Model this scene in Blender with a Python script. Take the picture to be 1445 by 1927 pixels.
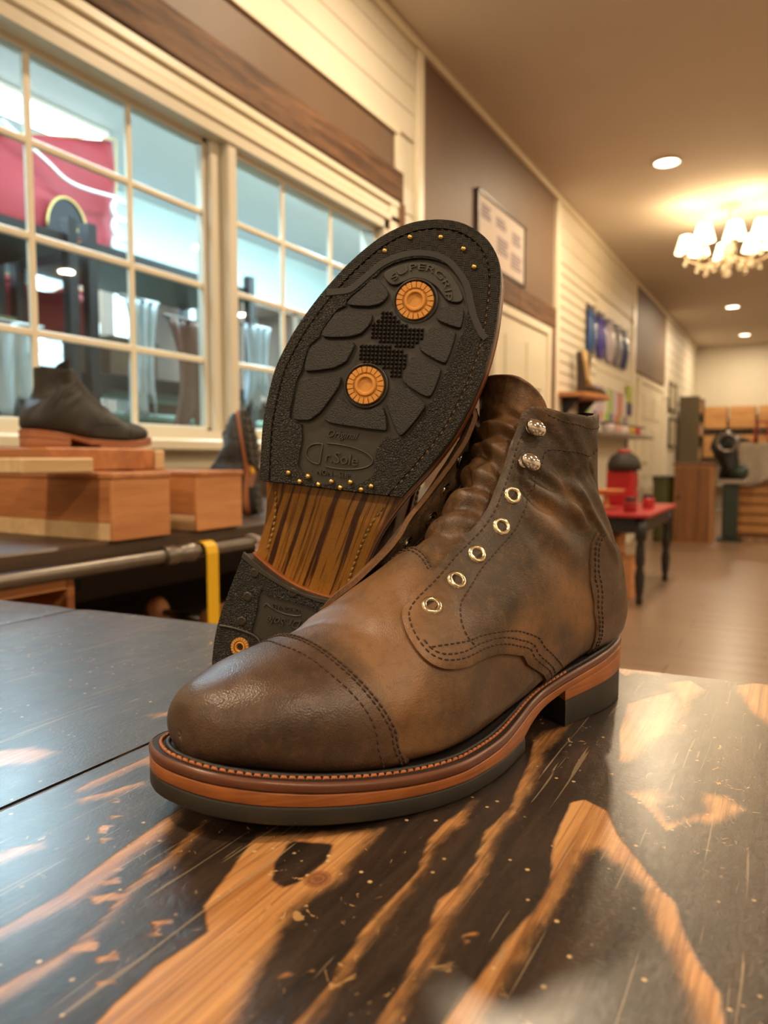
import bpy, bmesh, math, random
import numpy as np
from mathutils import Vector, Matrix
from mathutils.geometry import delaunay_2d_cdt
random.seed(7); RNG = np.random.default_rng(7)
for _o in list(bpy.data.objects): bpy.data.objects.remove(_o, do_unlink=True)
SC = bpy.context.scene
COL = SC.collection
# ---------------------------------------------------------------- camera (room axes: +y runs along the window wall, z up, metres)
TABLE_Z = 0.88
CAM_Z = TABLE_Z + 0.1476
F_PX, IMG_W, IMG_H = 1400.0, 1445.0, 1927.0
YAW = math.radians(29.0); PITCH = math.atan((IMG_H/2 - 860.0)/F_PX)
_fwd = Vector((-math.sin(YAW)*math.cos(PITCH), math.cos(YAW)*math.cos(PITCH), -math.sin(PITCH)))
_right = Vector((math.cos(YAW), math.sin(YAW), 0)); _up = _right.cross(_fwd)
cam_data = bpy.data.cameras.new('camera'); cam = bpy.data.objects.new('camera', cam_data); COL.objects.link(cam)
cam.matrix_world = Matrix(((_right.x, _up.x, -_fwd.x, 0), (_right.y, _up.y, -_fwd.y, 0), (_right.z, _up.z, -_fwd.z, CAM_Z), (0, 0, 0, 1)))
cam_data.sensor_fit = 'VERTICAL'; cam_data.sensor_height = 36.0; cam_data.lens = F_PX/IMG_H*36.0
cam_data.clip_start = 0.01; cam_data.clip_end = 60
cam_data.dof.use_dof = True; cam_data.dof.focus_distance = 0.355; cam_data.dof.aperture_fstop = cam_data.lens/2.6
SC.camera = cam
SC.view_settings.view_transform = 'Standard'; SC.view_settings.look = 'None'
SC.view_settings.gamma = 1.0; SC.view_settings.use_curve_mapping = False
SC.view_settings.exposure = 0.1
# ---------------------------------------------------------------- world and lights of the place
world = bpy.data.worlds.new('world'); SC.world = world; world.use_nodes = True
world.node_tree.nodes['Background'].inputs[0].default_value = (0.5, 0.55, 0.6, 1); world.node_tree.nodes['Background'].inputs[1].default_value = 0.05
SC.cycles.max_bounces = 6; SC.cycles.diffuse_bounces = 3; SC.cycles.glossy_bounces = 3; SC.cycles.transmission_bounces = 4; SC.cycles.transparent_max_bounces = 6
SC.cycles.caustics_reflective = False; SC.cycles.caustics_refractive = False; SC.cycles.sample_clamp_indirect = 6.0; SC.cycles.adaptive_threshold = 0.03
CEIL_Z = 3.10
WARM = (1.0, 0.78, 0.52); COOL = (0.54, 0.84, 1.0)
def area_light(name, loc, power, color, size, size_y=None, rot=(0, 0, 0), shape='DISK', spread=math.pi):
    d = bpy.data.lights.new(name, 'AREA'); d.energy = power; d.color = color; d.shape = shape; d.size = size; d.spread = spread
    if size_y: d.size_y = size_y
    o = bpy.data.objects.new(name, d); COL.objects.link(o); o.location = loc; o.rotation_euler = rot; return o
# recessed ceiling lamps: those in view first, then the same rows going on over and behind the camera
CAN_LIGHTS = [(-0.88, 5.70), (-0.86, 11.5), (-0.86, 14.2), (-0.88, 2.6), (-0.88, -0.5), (-0.88, -3.0),
              (1.6, -3.0), (1.6, -0.5), (1.6, 2.6), (1.6, 5.7), (1.6, 8.6), (1.6, 11.5), (3.6, -0.5), (3.6, 2.6), (3.6, 5.7), (3.6, 8.6)]
for _i, (_x, _y) in enumerate(CAN_LIGHTS):
    area_light('recessed_lamp_light', (_x, _y, CEIL_Z-0.012), 34, WARM, 0.16)
# fluorescent fixtures behind the window; the last two are unseen, added to brighten it
TUBES = [(-3.85, 1.9, 2.7), (-4.45, 1.8, 2.7), (-2.25, 1.6, 2.7), (-2.25, 5.4, 2.7)]
for (_x, _y, _l), _p in zip(TUBES, (200, 200, 75, 480)):
    area_light('fluorescent_light', (_x, _y, 2.93), _p, COOL, 0.22, _l, shape='RECTANGLE')
# ---------------------------------------------------------------- helpers
class MB:
    """collects shapes; build() links them as ONE mesh object"""
    def __init__(s): s.v = []; s.f = []; s.m = []
    def add(s, V, Fc, mi=0):
        b = len(s.v); s.v += [tuple(map(float, p)) for p in V]; s.f += [tuple(i+b for i in f) for f in Fc]; s.m += [mi]*len(Fc); return s
    def box(s, lo, hi, mi=0, bev=0.0, rz=0.0, c=None):
        x0, y0, z0 = lo; x1, y1, z1 = hi
        if bev <= 0:
            V = [(x0,y0,z0),(x1,y0,z0),(x1,y1,z0),(x0,y1,z0),(x0,y0,z1),(x1,y0,z1),(x1,y1,z1),(x0,y1,z1)]
            Fc = [(3,2,1,0),(4,5,6,7),(0,1,5,4),(1,2,6,5),(2,3,7,6),(3,0,4,7)]
        else:
            b = min(bev, (x1-x0)*.45, (y1-y0)*.45, (z1-z0)*.45); V = []
            for z, i in ((z0, b), (z0+b, 0), (z1-b, 0), (z1, b)):
                V += [(x0+i+(b if not i else 0), y0+i, z), (x1-i-(b if not i else 0), y0+i, z), (x1-i, y0+i+(b if not i else 0), z), (x1-i, y1-i-(b if not i else 0), z),
                      (x1-i-(b if not i else 0), y1-i, z), (x0+i+(b if not i else 0), y1-i, z), (x0+i, y1-i-(b if not i else 0), z), (x0+i, y0+i+(b if not i else 0), z)]
            Fc = [tuple(range(7, -1, -1)), tuple(range(24, 32))]
            for k in range(3):
                for j in range(8): a, d = k*8+j, k*8+(j+1) % 8; Fc.append((a, d, d+8, a+8))
        if rz:
            cx, cy = c if c else ((x0+x1)/2, (y0+y1)/2); co, si = math.cos(rz), math.sin(rz)
            V = [(cx+(x-cx)*co-(y-cy)*si, cy+(x-cx)*si+(y-cy)*co, z) for x, y, z in V]
        return s.add(V, Fc, mi)
    def lathe(s, prof, n=24, origin=(0,0,0), axis=(0,0,1), mi=0, cap=True):
        ax = Vector(axis).normalized(); t = Vector((1,0,0)) if abs(ax.x) < .9 else Vector((0,1,0))
        e1 = ax.cross(t).normalized(); e2 = ax.cross(e1); o = Vector(origin); V = []; Fc = []
        for r, h in prof:
            for k in range(n):
                a = 2*math.pi*k/n; V.append(o+ax*h+(e1*math.cos(a)+e2*math.sin(a))*r)
        for i in range(len(prof)-1):
            for k in range(n): k2 = (k+1) % n; Fc.append((i*n+k, i*n+k2, (i+1)*n+k2, (i+1)*n+k))
        if cap: Fc.append(tuple(range(n-1, -1, -1))); b = (len(prof)-1)*n; Fc.append(tuple(range(b, b+n)))
        return s.add(V, Fc, mi)
    def cyl(s, p, q, r, r2=None, n=14, mi=0):
        d = Vector(q)-Vector(p); return s.lathe([(r, 0), (r if r2 is None else r2, d.length)], n, p, d, mi)
    def tube(s, pts, r, n=8, mi=0, closed=False, cap=True):
        P = [Vector(p) for p in pts]; m = len(P); R = r if hasattr(r, '__len__') else [r]*m; V = []; Fc = []; prev = None
        for i in range(m):
            t = (P[(i+1) % m]-P[i-1]) if closed else (P[min(i+1, m-1)]-P[max(i-1, 0)])
            t = t.normalized() if t.length > 1e-12 else Vector((0,0,1))
            if prev is None: a = Vector((0,0,1)) if abs(t.z) < .9 else Vector((1,0,0)); e = t.cross(a).normalized()
            else: e = (prev-t*prev.dot(t)); e = e.normalized() if e.length > 1e-9 else t.orthogonal().normalized()
            prev = e; g = t.cross(e)
            for k in range(n): an = 2*math.pi*k/n; V.append(P[i]+(e*math.cos(an)+g*math.sin(an))*R[i])
        for i in range(m if closed else m-1):
            j = (i+1) % m
            for k in range(n): k2 = (k+1) % n; Fc.append((i*n+k, i*n+k2, j*n+k2, j*n+k))
        if cap and not closed: Fc.append(tuple(range(n-1, -1, -1))); Fc.append(tuple(range((m-1)*n, m*n)))
        return s.add(V, Fc, mi)
    def prism(s, poly, z0, z1, mi=0, tf=None):
        n = len(poly); V = [(x, y, z0) for x, y in poly]+[(x, y, z1) for x, y in poly]
        if tf: V = [tf(*p) for p in V]
        Fc = [tuple(range(n-1, -1, -1)), tuple(range(n, 2*n))]+[(i, (i+1) % n, (i+1) % n+n, i+n) for i in range(n)]
        return s.add(V, Fc, mi)
    def sphere(s, c, r, n=16, m=10, sc=(1,1,1), mi=0):
        V = []; Fc = []
        for i in range(1, m):
            t = math.pi*i/m
            for k in range(n): a = 2*math.pi*k/n; V.append((c[0]+r*sc[0]*math.sin(t)*math.cos(a), c[1]+r*sc[1]*math.sin(t)*math.sin(a), c[2]-r*sc[2]*math.cos(t)))
        b = len(V); V += [(c[0], c[1], c[2]-r*sc[2]), (c[0], c[1], c[2]+r*sc[2])]
        for i in range(m-2):
            for k in range(n): k2 = (k+1) % n; Fc.append((i*n+k, i*n+k2, (i+1)*n+k2, (i+1)*n+k))
        for k in range(n): k2 = (k+1) % n; Fc.append((b, k2, k)); Fc.append(((m-2)*n+k, (m-2)*n+k2, b+1))
        return s.add(V, Fc, mi)
    def build(s, name, mat, parent=None, smooth=False, auto=None, kind=None, label=None):
        me = bpy.data.meshes.new(name); me.from_pydata(s.v, [], s.f)
        mats = mat if isinstance(mat, (list, tuple)) else [mat]
        for q in mats: me.materials.append(q)
        if len(mats) > 1: me.polygons.foreach_set('material_index', s.m)
        me.validate()
        if smooth or auto is not None: me.shade_smooth()
        if auto is not None: me.set_sharp_from_angle(angle=math.radians(auto))
        return link(name, me, parent, kind, label)
def link(name, me, parent=None, kind=None, label=None):
    o = bpy.data.objects.new(name, me); COL.objects.link(o)
    if parent is not None: o.parent = parent
    if kind: o['kind'] = kind
    if label: o['label'] = label
    return o
def tag(o, label, cat, group=None):
    o['label'] = label; o['category'] = cat
    if group: o['group'] = group
    return o
def thing(name, label, cat, loc=(0,0,0), rz=0.0, group=None):
    o = bpy.data.objects.new(name, None); COL.objects.link(o); o.location = loc; o.rotation_euler = (0, 0, rz); o.empty_display_size = .05
    return tag(o, label, cat, group)
def struct(o): o['kind'] = 'structure'; return o
def copy_thing(root, loc, rz=0.0, label=None):
    r = root.copy(); COL.objects.link(r); r.location = loc; r.rotation_euler = (0, 0, rz)
    if label: r['label'] = label
    for ch in root.children:
        c = ch.copy(); COL.objects.link(c); c.parent = r
        for g in ch.children: d = g.copy(); COL.objects.link(d); d.parent = c
    return r
def pip(P, poly):
    """points inside polygon (numpy)"""
    P = np.asarray(P); poly = np.asarray(poly); x, y = P[:, 0], P[:, 1]; r = np.zeros(len(P), bool); j = len(poly)-1
    for i in range(len(poly)):
        xi, yi = poly[i]; xj, yj = poly[j]
        c = ((yi > y) != (yj > y)) & (x < (xj-xi)*(y-yi)/((yj-yi) or 1e-15)+xi); r ^= c; j = i
    return r
def seg_dist(P, poly, closed=True, sel=None):
    P = np.asarray(P); d = np.full(len(P), 1e9); n = len(poly); poly = np.asarray(poly, float)
    for i in range(n if closed else n-1):
        if sel is not None and not sel[i]: continue
        a, b = poly[i], poly[(i+1) % n]; ab = b-a; t = np.clip(((P-a)@ab)/(ab@ab+1e-18), 0, 1)
        d = np.minimum(d, np.linalg.norm(P-(a+t[:, None]*ab), axis=1))
    return d
def resample(P, step, closed=False):
    P = np.asarray(P, float); Q = np.vstack([P, P[:1]]) if closed else P
    L = np.r_[0, np.cumsum(np.linalg.norm(np.diff(Q, axis=0), axis=1))]; n = max(2, int(round(L[-1]/step))+1)
    s = np.linspace(0, L[-1], n); R = np.stack([np.interp(s, L, Q[:, k]) for k in range(Q.shape[1])], 1)
    return R[:-1] if closed else R
def fill2d(loop, step, holes=()):
    """triangulated interior of a 2D loop with an interior grid; returns verts, tris, list of boundary index loops"""
    loop = np.asarray(loop, float); lo, hi = loop.min(0), loop.max(0)
    gx, gy = np.meshgrid(np.arange(lo[0]+step/2, hi[0], step), np.arange(lo[1]+step/2, hi[1], step), indexing='ij')
    G = np.stack([gx.ravel(), gy.ravel()], 1); G[:, 0] += (np.round((G[:, 1]-lo[1])/step) % 2)*step*.5
    m = pip(G, loop) & (seg_dist(G, loop) > step*.45)
    for h in holes: m &= ~pip(G, h) & (seg_dist(G, h) > step*.45)
    G = G[m]; pts = [loop]+[np.asarray(h, float) for h in holes]; V = np.vstack(pts+[G]); E = []; b = 0; loops = []
    for q in pts: n = len(q); E += [(b+i, b+(i+1) % n) for i in range(n)]; loops.append(list(range(b, b+n))); b += n
    r = delaunay_2d_cdt([Vector(p) for p in V], E, [], 0, 1e-9)
    V2 = np.array([tuple(p) for p in r[0]]); T = [f for f in r[2]]
    mp = {}
    for i, src in enumerate(r[3]):
        for k in src: mp[k] = i
    C = np.array([V2[list(f)].mean(0) for f in T]); k = pip(C, loop)
    for h in holes: k &= ~pip(C, h)
    T = [tuple(f) for f, q in zip(T, k) if q]
    return V2, T, [[mp[i] for i in l] for l in loops]
# ---------------------------------------------------------------- materials
MATS = {}
class NT:
    def __init__(s, name):
        s.mat = bpy.data.materials.new(name); s.mat.use_nodes = True; s.t = s.mat.node_tree; s.n = s.t.nodes; s.b = s.n['Principled BSDF']
        s.co = s.n.new('ShaderNodeTexCoord')
    def node(s, typ, **kw):
        n = s.n.new(typ)
        for k, v in kw.items(): setattr(n, k, v)
        return n
    def put(s, sock, v):
        if isinstance(v, bpy.types.NodeSocket): s.t.links.new(v, sock)
        elif isinstance(v, (tuple, list)) and len(v) == 3 and sock.type == 'RGBA': sock.default_value = (*v, 1)
        else: sock.default_value = v
    def coord(s, scale=(1,1,1), src='Object', rot=(0,0,0), loc=(0,0,0)):
        m = s.node('ShaderNodeMapping'); s.put(m.inputs[0], s.co.outputs[src]); m.inputs[1].default_value = loc; m.inputs[2].default_value = rot; m.inputs[3].default_value = scale; return m.outputs[0]
    def noise(s, vec, scale, detail=4, rough=.55, dist=0.0, out=0):
        n = s.node('ShaderNodeTexNoise'); s.put(n.inputs['Vector'], vec); n.inputs['Scale'].default_value = scale; n.inputs['Detail'].default_value = detail
        n.inputs['Roughness'].default_value = rough; n.inputs['Distortion'].default_value = dist; return n.outputs[out]
    def voro(s, vec, scale, feature='F1', out=0):
        n = s.node('ShaderNodeTexVoronoi', feature=feature); s.put(n.inputs['Vector'], vec); n.inputs['Scale'].default_value = scale; return n.outputs[out]
    def wave(s, vec, scale, dist=0, detail=2, direction='X', dscale=1.0):
        n = s.node('ShaderNodeTexWave', bands_direction=direction); s.put(n.inputs['Vector'], vec); n.inputs['Scale'].default_value = scale; n.inputs['Distortion'].default_value = dist
        n.inputs['Detail'].default_value = detail; n.inputs['Detail Scale'].default_value = dscale; return n.outputs[1]
    def ramp(s, fac, stops, interp='LINEAR'):
        r = s.node('ShaderNodeValToRGB'); r.color_ramp.interpolation = interp; s.put(r.inputs[0], fac); e = r.color_ramp.elements
        while len(e) < len(stops): e.new(.5)
        for q, (p, c) in zip(e, stops): q.position = p; q.color = (*c, 1) if hasattr(c, '__len__') else (c, c, c, 1)
        return r.outputs[0]
    def mix(s, fac, a, b, mode='MIX'):
        m = s.node('ShaderNodeMix', data_type='RGBA', blend_type=mode); s.put(m.inputs[0], fac); s.put(m.inputs[6], a); s.put(m.inputs[7], b); return m.outputs[2]
    def math(s, op, a, b=0.0, c=0.0):
        m = s.node('ShaderNodeMath', operation=op); s.put(m.inputs[0], a); s.put(m.inputs[1], b); s.put(m.inputs[2], c); return m.outputs[0]
    def attr(s, name, out=2):
        a = s.node('ShaderNodeAttribute', attribute_name=name); return a.outputs[out]
    def bump(s, h, strength=.3, dist=.001, normal=None):
        b = s.node('ShaderNodeBump'); s.put(b.inputs['Height'], h); b.inputs['Strength'].default_value = strength; b.inputs['Distance'].default_value = dist
        if normal is not None: s.put(b.inputs['Normal'], normal)
        return b.outputs[0]
    def out(s, col=None, rough=.5, metal=0.0, normal=None, spec=None, coat=None, coat_rough=.1, emis=None, emis_s=0, trans=None, ior=None, alpha=None, sub=None):
        I = s.b.inputs
        if col is not None: s.put(I['Base Color'], col)
        s.put(I['Roughness'], rough); s.put(I['Metallic'], metal)
        if normal is not None: s.put(I['Normal'], normal)
        if spec is not None: s.put(I['Specular IOR Level'], spec)
        if coat is not None: s.put(I['Coat Weight'], coat); s.put(I['Coat Roughness'], coat_rough)
        if emis is not None: s.put(I['Emission Color'], emis); s.put(I['Emission Strength'], emis_s)
        if trans is not None: s.put(I['Transmission Weight'], trans)
        if ior is not None: s.put(I['IOR'], ior)
        if alpha is not None: s.put(I['Alpha'], alpha)
        return s.mat
def plain(name, c, rough=.5, metal=0.0, var=.15, scale=30.0, bump=0.0, bscale=None, **kw):
    if name in MATS: return MATS[name]
    t = NT(name); v = t.coord(); f = t.noise(v, scale, 3)
    col = t.mix(f, tuple(x*(1-var) for x in c), tuple(min(1, x*(1+var)) for x in c))
    nm = t.bump(t.noise(v, bscale or scale*6, 4), bump, .001) if bump else None
    MATS[name] = t.out(col, rough, metal, nm, **kw); return MATS[name]
def glow(name, c, strength):
    if name in MATS: return MATS[name]
    t = NT(name); MATS[name] = t.out((.8, .8, .8), .5, emis=c, emis_s=strength); MATS[name].cycles.emission_sampling = 'NONE'; return MATS[name]
def wood(name, dark, light, axis='Y', scale=1.0, rough=.45, knots=True, bump=.15, contrast=(.3, .7)):
    if name in MATS: return MATS[name]
    t = NT(name); k = {'X': (1.2, 14, 14), 'Y': (14, 1.2, 14), 'Z': (14, 14, 1.2)}[axis]
    oi = t.node('ShaderNodeObjectInfo'); off = t.node('ShaderNodeVectorMath', operation='SCALE'); t.put(off.inputs[0], oi.outputs['Location']); off.inputs[3].default_value = 3.7
    ad = t.node('ShaderNodeVectorMath', operation='ADD'); t.put(ad.inputs[0], t.coord(tuple(q*scale for q in k))); t.put(ad.inputs[1], off.outputs[0]); v = ad.outputs[0]
    g = t.noise(v, 1.6, 6, .62, .6); fine = t.noise(v, 9, 3, .6)
    f = t.math('ADD', t.math('MULTIPLY', g, .75), t.math('MULTIPLY', fine, .25))
    col = t.ramp(f, [(contrast[0], dark), (contrast[1], light)])
    if knots:
        kn = t.voro(t.coord(tuple(q*scale*.22 for q in k)), 3.0); col = t.mix(t.ramp(kn, [(.03, 1.0), (.11, 0.0)]), col, tuple(x*.4 for x in dark))
    MATS[name] = t.out(col, rough, 0, t.bump(f, bump, .002)); return MATS[name]
# ---------------------------------------------------------------- boot geometry (numpy, metres, LEFT boot: x heel->toe, +y lateral, z up)
SOLE_RIGHT = np.array([(0,0),(3,-12.5),(8,-19),(14.4,-23.8),(29.5,-29),(45,-31.8),(68,-33),(82,-33.3),(100,-34),(115,-37.5),(131,-43.5),(154,-52),(178,-57),(192,-57.5),(209,-55.6),(227,-51.7),(242,-47.3),(256,-42.3),(272,-34.5),(283,-26),(289.5,-18.3),(294.4,-8.5),(297,1.6),(296.5,11.5),(293,22),(286.4,30.5),(279,36),(269,40.5),(254,45.5),(242,48.5),(226,51),(209,51.5),(203,51.3),(186,49.5),(165,44),(146,37.5),(125,32.5),(105,31),(82,32),(60,33.5),(40,32.5),(25,29),(14,24),(8,19),(3,12)]) / 1000.0
def closed_cr(P, n=6):
    P = np.asarray(P, float); m = len(P); o = []
    for i in range(m):
        p0, p1, p2, p3 = P[i-1], P[i], P[(i+1) % m], P[(i+2) % m]
        for k in range(n):
            t = k / n
            o.append(.5*(2*p1 + (p2-p0)*t + (2*p0-5*p1+4*p2-p3)*t*t + (3*p1-p0-3*p2+p3)*t**3))
    return np.array(o)
def open_cr(P, n=8):
    P = np.asarray(P, float); Q = np.vstack([2*P[0]-P[1], P, 2*P[-1]-P[-2]]); o = []
    for i in range(len(P)-1):
        p0, p1, p2, p3 = Q[i:i+4]
        for k in range(n):
            t = k / n
            o.append(.5*(2*p1 + (p2-p0)*t + (2*p0-5*p1+4*p2-p3)*t*t + (3*p1-p0-3*p2+p3)*t**3))
    o.append(P[-1]); return np.array(o)
SOLE = closed_cr(SOLE_RIGHT * np.array([1, -1]), 6)          # left boot outline (clockwise seen from above is reversed below)
SOLE = SOLE[::-1]                                            # counter-clockwise
def inset(P, d):
    a = np.roll(P, 1, 0); b = np.roll(P, -1, 0); t = b - a
    n = np.stack([-t[:, 1], t[:, 0]], 1); n /= np.linalg.norm(n, axis=1)[:, None] + 1e-12
    d = np.broadcast_to(np.asarray(d, float), (len(P),))
    return P + n * d[:, None]
if ((SOLE[:, 0]*np.roll(SOLE[:, 1], -1) - np.roll(SOLE[:, 0], -1)*SOLE[:, 1]).sum()) < 0: SOLE = SOLE[::-1]
def itp(x, tab):
    tab = np.asarray(tab, float); return np.interp(x, tab[:, 0], tab[:, 1])
def sm(x, tab):                                              # smooth interpolation through a table
    tab = np.asarray(tab, float); q = open_cr(tab, 12); return np.interp(x, q[:, 0], q[:, 1])
def spring(x): return .012*np.clip((np.asarray(x)-.195)/.099, 0, 1.05)**2
def welt_z(x): return sm(x, [(-.01, .039), (0, .0385), (.03, .036), (.06, .0320), (.083, .0285), (.11, .0232), (.14, .0190), (.17, .0170), (.2, .0165), (.23, .0185), (.26, .0226), (.297, .0298), (.31, .033)])
def mid_bottom(x): return np.where(x > .125, rubber_top(x), itp(x, [(-.01, .0300), (0, .0295), (.03, .0270), (.06, .0235), (.084, .0200), (.105, .0145), (.125, .0082)]))
def rubber_top(x): return .0072 + .0006*np.clip((x-.15)/.1, 0, 1) + spring(x)*.96
def heel_rubber_top(x): return itp(x, [(0, .0200), (.083, .0148)])
FEATHER = inset(SOLE, np.interp(SOLE[:, 0], [0, .09, .15, .25, .3], [.0030, .0040, .0080, .0100, .0105]))
def _side(P, sign):
    m = P[:, 1]*sign > -.006; Q = P[m]; Q = Q[np.argsort(Q[:, 0])]; return Q
_LAT = _side(FEATHER, 1); _MED = _side(FEATHER, -1)
def lat(x): return np.interp(x, _LAT[:, 0], _LAT[:, 1])
def med(x): return -np.interp(x, _MED[:, 0], _MED[:, 1])
# sections: T(x,z) front/top, B(x,z) sole/back, lateral and medial half widths, height fraction of the widest point, exponents top / bottom
def _toe(x, tz, bulge=0, zw=.36, nt=2.15, nb=3.0):
    return (x+bulge, tz, x, float(welt_z(x)), lat(x)+.0015, med(x)+.0015, zw, nt, nb)
SEC = [
    (.2855, .0430, .2855, .0283, .0050, .0125, .5, 2, 2),
    (.2840, .0475, .2842, .0281, .0085, .0180, .45, 2, 2.2),
    (.2785, .0520, .2805, .0271, .0158, .0240, .42, 2, 2.4),
    _toe(.2725, .0553, -.0025, .40, 2.05, 2.6),
    _toe(.2625, .0585, -.0020, .38),
    _toe(.2500, .0611, -.0010, .36, 2.15, 4.0),
    _toe(.2340, .0642, .000, .34, 2.1, 5.0),
    _toe(.2160, .0697, .000, .32, 2.05, 5.5),
    _toe(.1960, .0810, .001, .30, 2.0, 5.5),
    (.1780, .0920, .1740, welt_z(.174), lat(.174)+.0012, med(.174)+.001, .28, 1.95, 5.5),
    (.1610, .1035, .1480, welt_z(.148), lat(.148)+.001, med(.148)+.001, .28, 1.9, 5.5),
    (.1470, .1160, .1160, welt_z(.116), .0385, .0345, .30, 1.9, 4.5),
    (.1350, .1280, .0820, welt_z(.082), .0365, .0325, .34, 1.95, 3.4),
    (.1240, .1400, .0450, welt_z(.045), .0345, .0330, .38, 2.0, 3.2),
    (.1150, .1520, .0155, .0385, .0335, .0330, .42, 2.1, 3.0),
    (.1080, .1635, .0085, .0530, .0320, .0320, .46, 2.2, 2.5),
    (.1035, .1720, .0165, .0780, .0315, .0315, .48, 2.25, 2.3),
    (.1015, .1800, .0330, .1010, .0310, .0310, .5, 2.3, 2.2),
    (.1005, .1860, .0400, .1240, .0315, .0315, .5, 2.3, 2.2),
    (.1005, .1900, .0415, .1470, .0325, .0335, .5, 2.3, 2.2),
    (.1010, .1930, .0420, .1680, .0330, .0340, .5, 2.3, 2.2),
    (.1010, .2000, .0420, .1790, .0332, .0342, .5, 2.3, 2.2),
]
SEC = np.array(SEC); NS = len(SEC)
_SECF = open_cr(np.hstack([np.linspace(0, 1, NS)[:, None], SEC]), 16)
U0 = 1.0/(NS-1)*1.15
def wrap(v): v = np.asarray(v, float); return np.where(v > 1, v-2, np.where(v < -1, v+2, v))
def base(u, v):
    """surface point for section coordinate u in 0..1 and v in -1..1 (0 = top ridge, + lateral, +-1 = sole/back, wraps)"""
    u = np.clip(np.asarray(u, float).ravel(), 0, 1); v = wrap(np.asarray(v, float).ravel())
    S = np.stack([np.interp(u, _SECF[:, 0], _SECF[:, k]) for k in range(1, 10)], 1)
    ang = np.abs(v)*np.pi; w = np.where(v >= 0, S[:, 4], S[:, 5]); zw, nt, nb = S[:, 6], S[:, 7], S[:, 8]
    up = ang <= np.pi/2; s = np.clip(np.sin(ang), 0, 1); c = np.abs(np.cos(ang))
    e = np.where(up, 2/nt, 2/nb)
    y = w*s**e*np.sign(v); h = np.where(up, zw+(1-zw)*c**e, zw-zw*c**e)
    r = np.where(u < U0, np.sqrt(np.clip(1-(1-u/U0)**2, 0, 1)), 1.0); yc = (S[:, 4]-S[:, 5])*.5
    y = yc+(y-yc)*r; h = .42+(h-.42)*r
    x = S[:, 2]+(S[:, 0]-S[:, 2])*h; z = S[:, 3]+(S[:, 1]-S[:, 3])*h
    return np.stack([x, y, z], 1)
def base_n(u, v):
    u = np.asarray(u, float).ravel(); v = np.asarray(v, float).ravel(); e = 2e-3
    du = base(np.clip(u+e, 0.0005, 1), v)-base(np.clip(u-e, 0.0005, 1), v)
    dv = base(u, v+e)-base(u, v-e)
    n = np.cross(dv, du); n /= np.linalg.norm(n, axis=1)[:, None]+1e-15
    k = np.clip(1-u/.016, 0, 1)[:, None]; n = n*(1-k)+np.array([.96, .0, .28])*k; n /= np.linalg.norm(n, axis=1)[:, None]+1e-15
    return n
# ---------------------------------------------------------------- the setting
WX = -1.75                                                    # face of the window wall
M_CREAM = plain('cream_paint', (.74, .68, .55), .5, var=.05, scale=4, bump=.02)
M_TRIM = plain('cream_gloss_trim', (.78, .70, .54), .38, var=.05, scale=6)
M_CEIL = plain('ceiling_paint', (.66, .58, .49), .8, var=.05, scale=3, bump=.03)
M_BROWN = plain('brown_wall_paint', (.165, .100, .060), .55, var=.18, scale=3)
M_DARKWALL = plain('dark_brown_panelling', (.060, .030, .018), .5, var=.25, scale=9)
M_RUSTIC = wood('rustic_barn_wood', (.050, .022, .010), (.24, .115, .048), 'Y', 1.6, .7, True, .5, (.35, .68))
M_RUSTICZ = wood('rustic_barn_wood_upright', (.050, .022, .010), (.26, .125, .050), 'Z', 1.6, .7, True, .5, (.35, .68))
M_FLOOR = wood('grey_brown_floor_plank', (.200, .125, .080), (.31, .205, .135), 'X', .7, .30, False, .05)
M_VINYL = plain('window_vinyl', (.66, .60, .48), .35, var=.04, scale=8)
def glass_mat():
    t = NT('window_glass'); nt = t.t; tr = t.node('ShaderNodeBsdfTransparent'); gl = t.node('ShaderNodeBsdfGlossy'); gl.inputs['Roughness'].default_value = .02
    tr.inputs[0].default_value = (.95, .98, .98, 1); gl.inputs[0].default_value = (.9, .95, 1, 1)
    fr = t.node('ShaderNodeFresnel'); fr.inputs[0].default_value = 1.5; mx = t.node('ShaderNodeMixShader'); t.put(mx.inputs[0], t.math('MULTIPLY', fr.outputs[0], 1.25)); nt.links.new(tr.outputs[0], mx.inputs[1]); nt.links.new(gl.outputs[0], mx.inputs[2])
    nt.links.new(mx.outputs[0], t.n['Material Output'].inputs[0]); return t.mat
M_GLASS = glass_mat()
fl = struct(MB().box((-7, -5, -.06), (5, 15.5, -.012)).build('floor', M_FLOOR))
pm = MB().box((0, 0, -.012), (1.215, .186, 0), bev=.0015); pme = None
for r_ in range(77):
    off = (0, .41, .80)[r_ % 3]
    for c_ in range(4):
        x0 = -1.745-off+c_*1.2175; y0 = .85+r_*.1885
        if x0 < -1.76 or x0 > 1.25: continue
        if pme is None: o = pm.build('floor_plank', M_FLOOR, fl); pme = o.data
        else: o = link('floor_plank', pme, fl)
        o.location = (x0, y0, 0)
    if off > 0:                                               # the shorter starter piece at the wall
        o = MB().box((0, 0, -.012), (1.2150-off, .186, 0), bev=.0015).build('floor_plank', M_FLOOR, fl); o.location = (-1.745, .85+r_*.1885, 0)
struct(MB().box((-1.87, -5, CEIL_Z), (5.1, 15.5, CEIL_Z+.1)).build('ceiling', M_CEIL))
wl = MB(); wl.box((WX-.12, -5, 0), (WX, 15.5, 1.06)); wl.box((WX-.12, -5, 2.14), (WX, 15.5, CEIL_Z)); wl.box((WX-.12, -5, 1.06), (WX, .90, 2.14)); wl.box((WX-.12, 3.17, 1.06), (WX, 15.5, 2.14))
wall_left = struct(wl.build('wall_left', M_CREAM))
struct(MB().box((WX-.2, 15.4, 0), (5.1, 15.5, CEIL_Z)).build('wall_far', M_CREAM))
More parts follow.
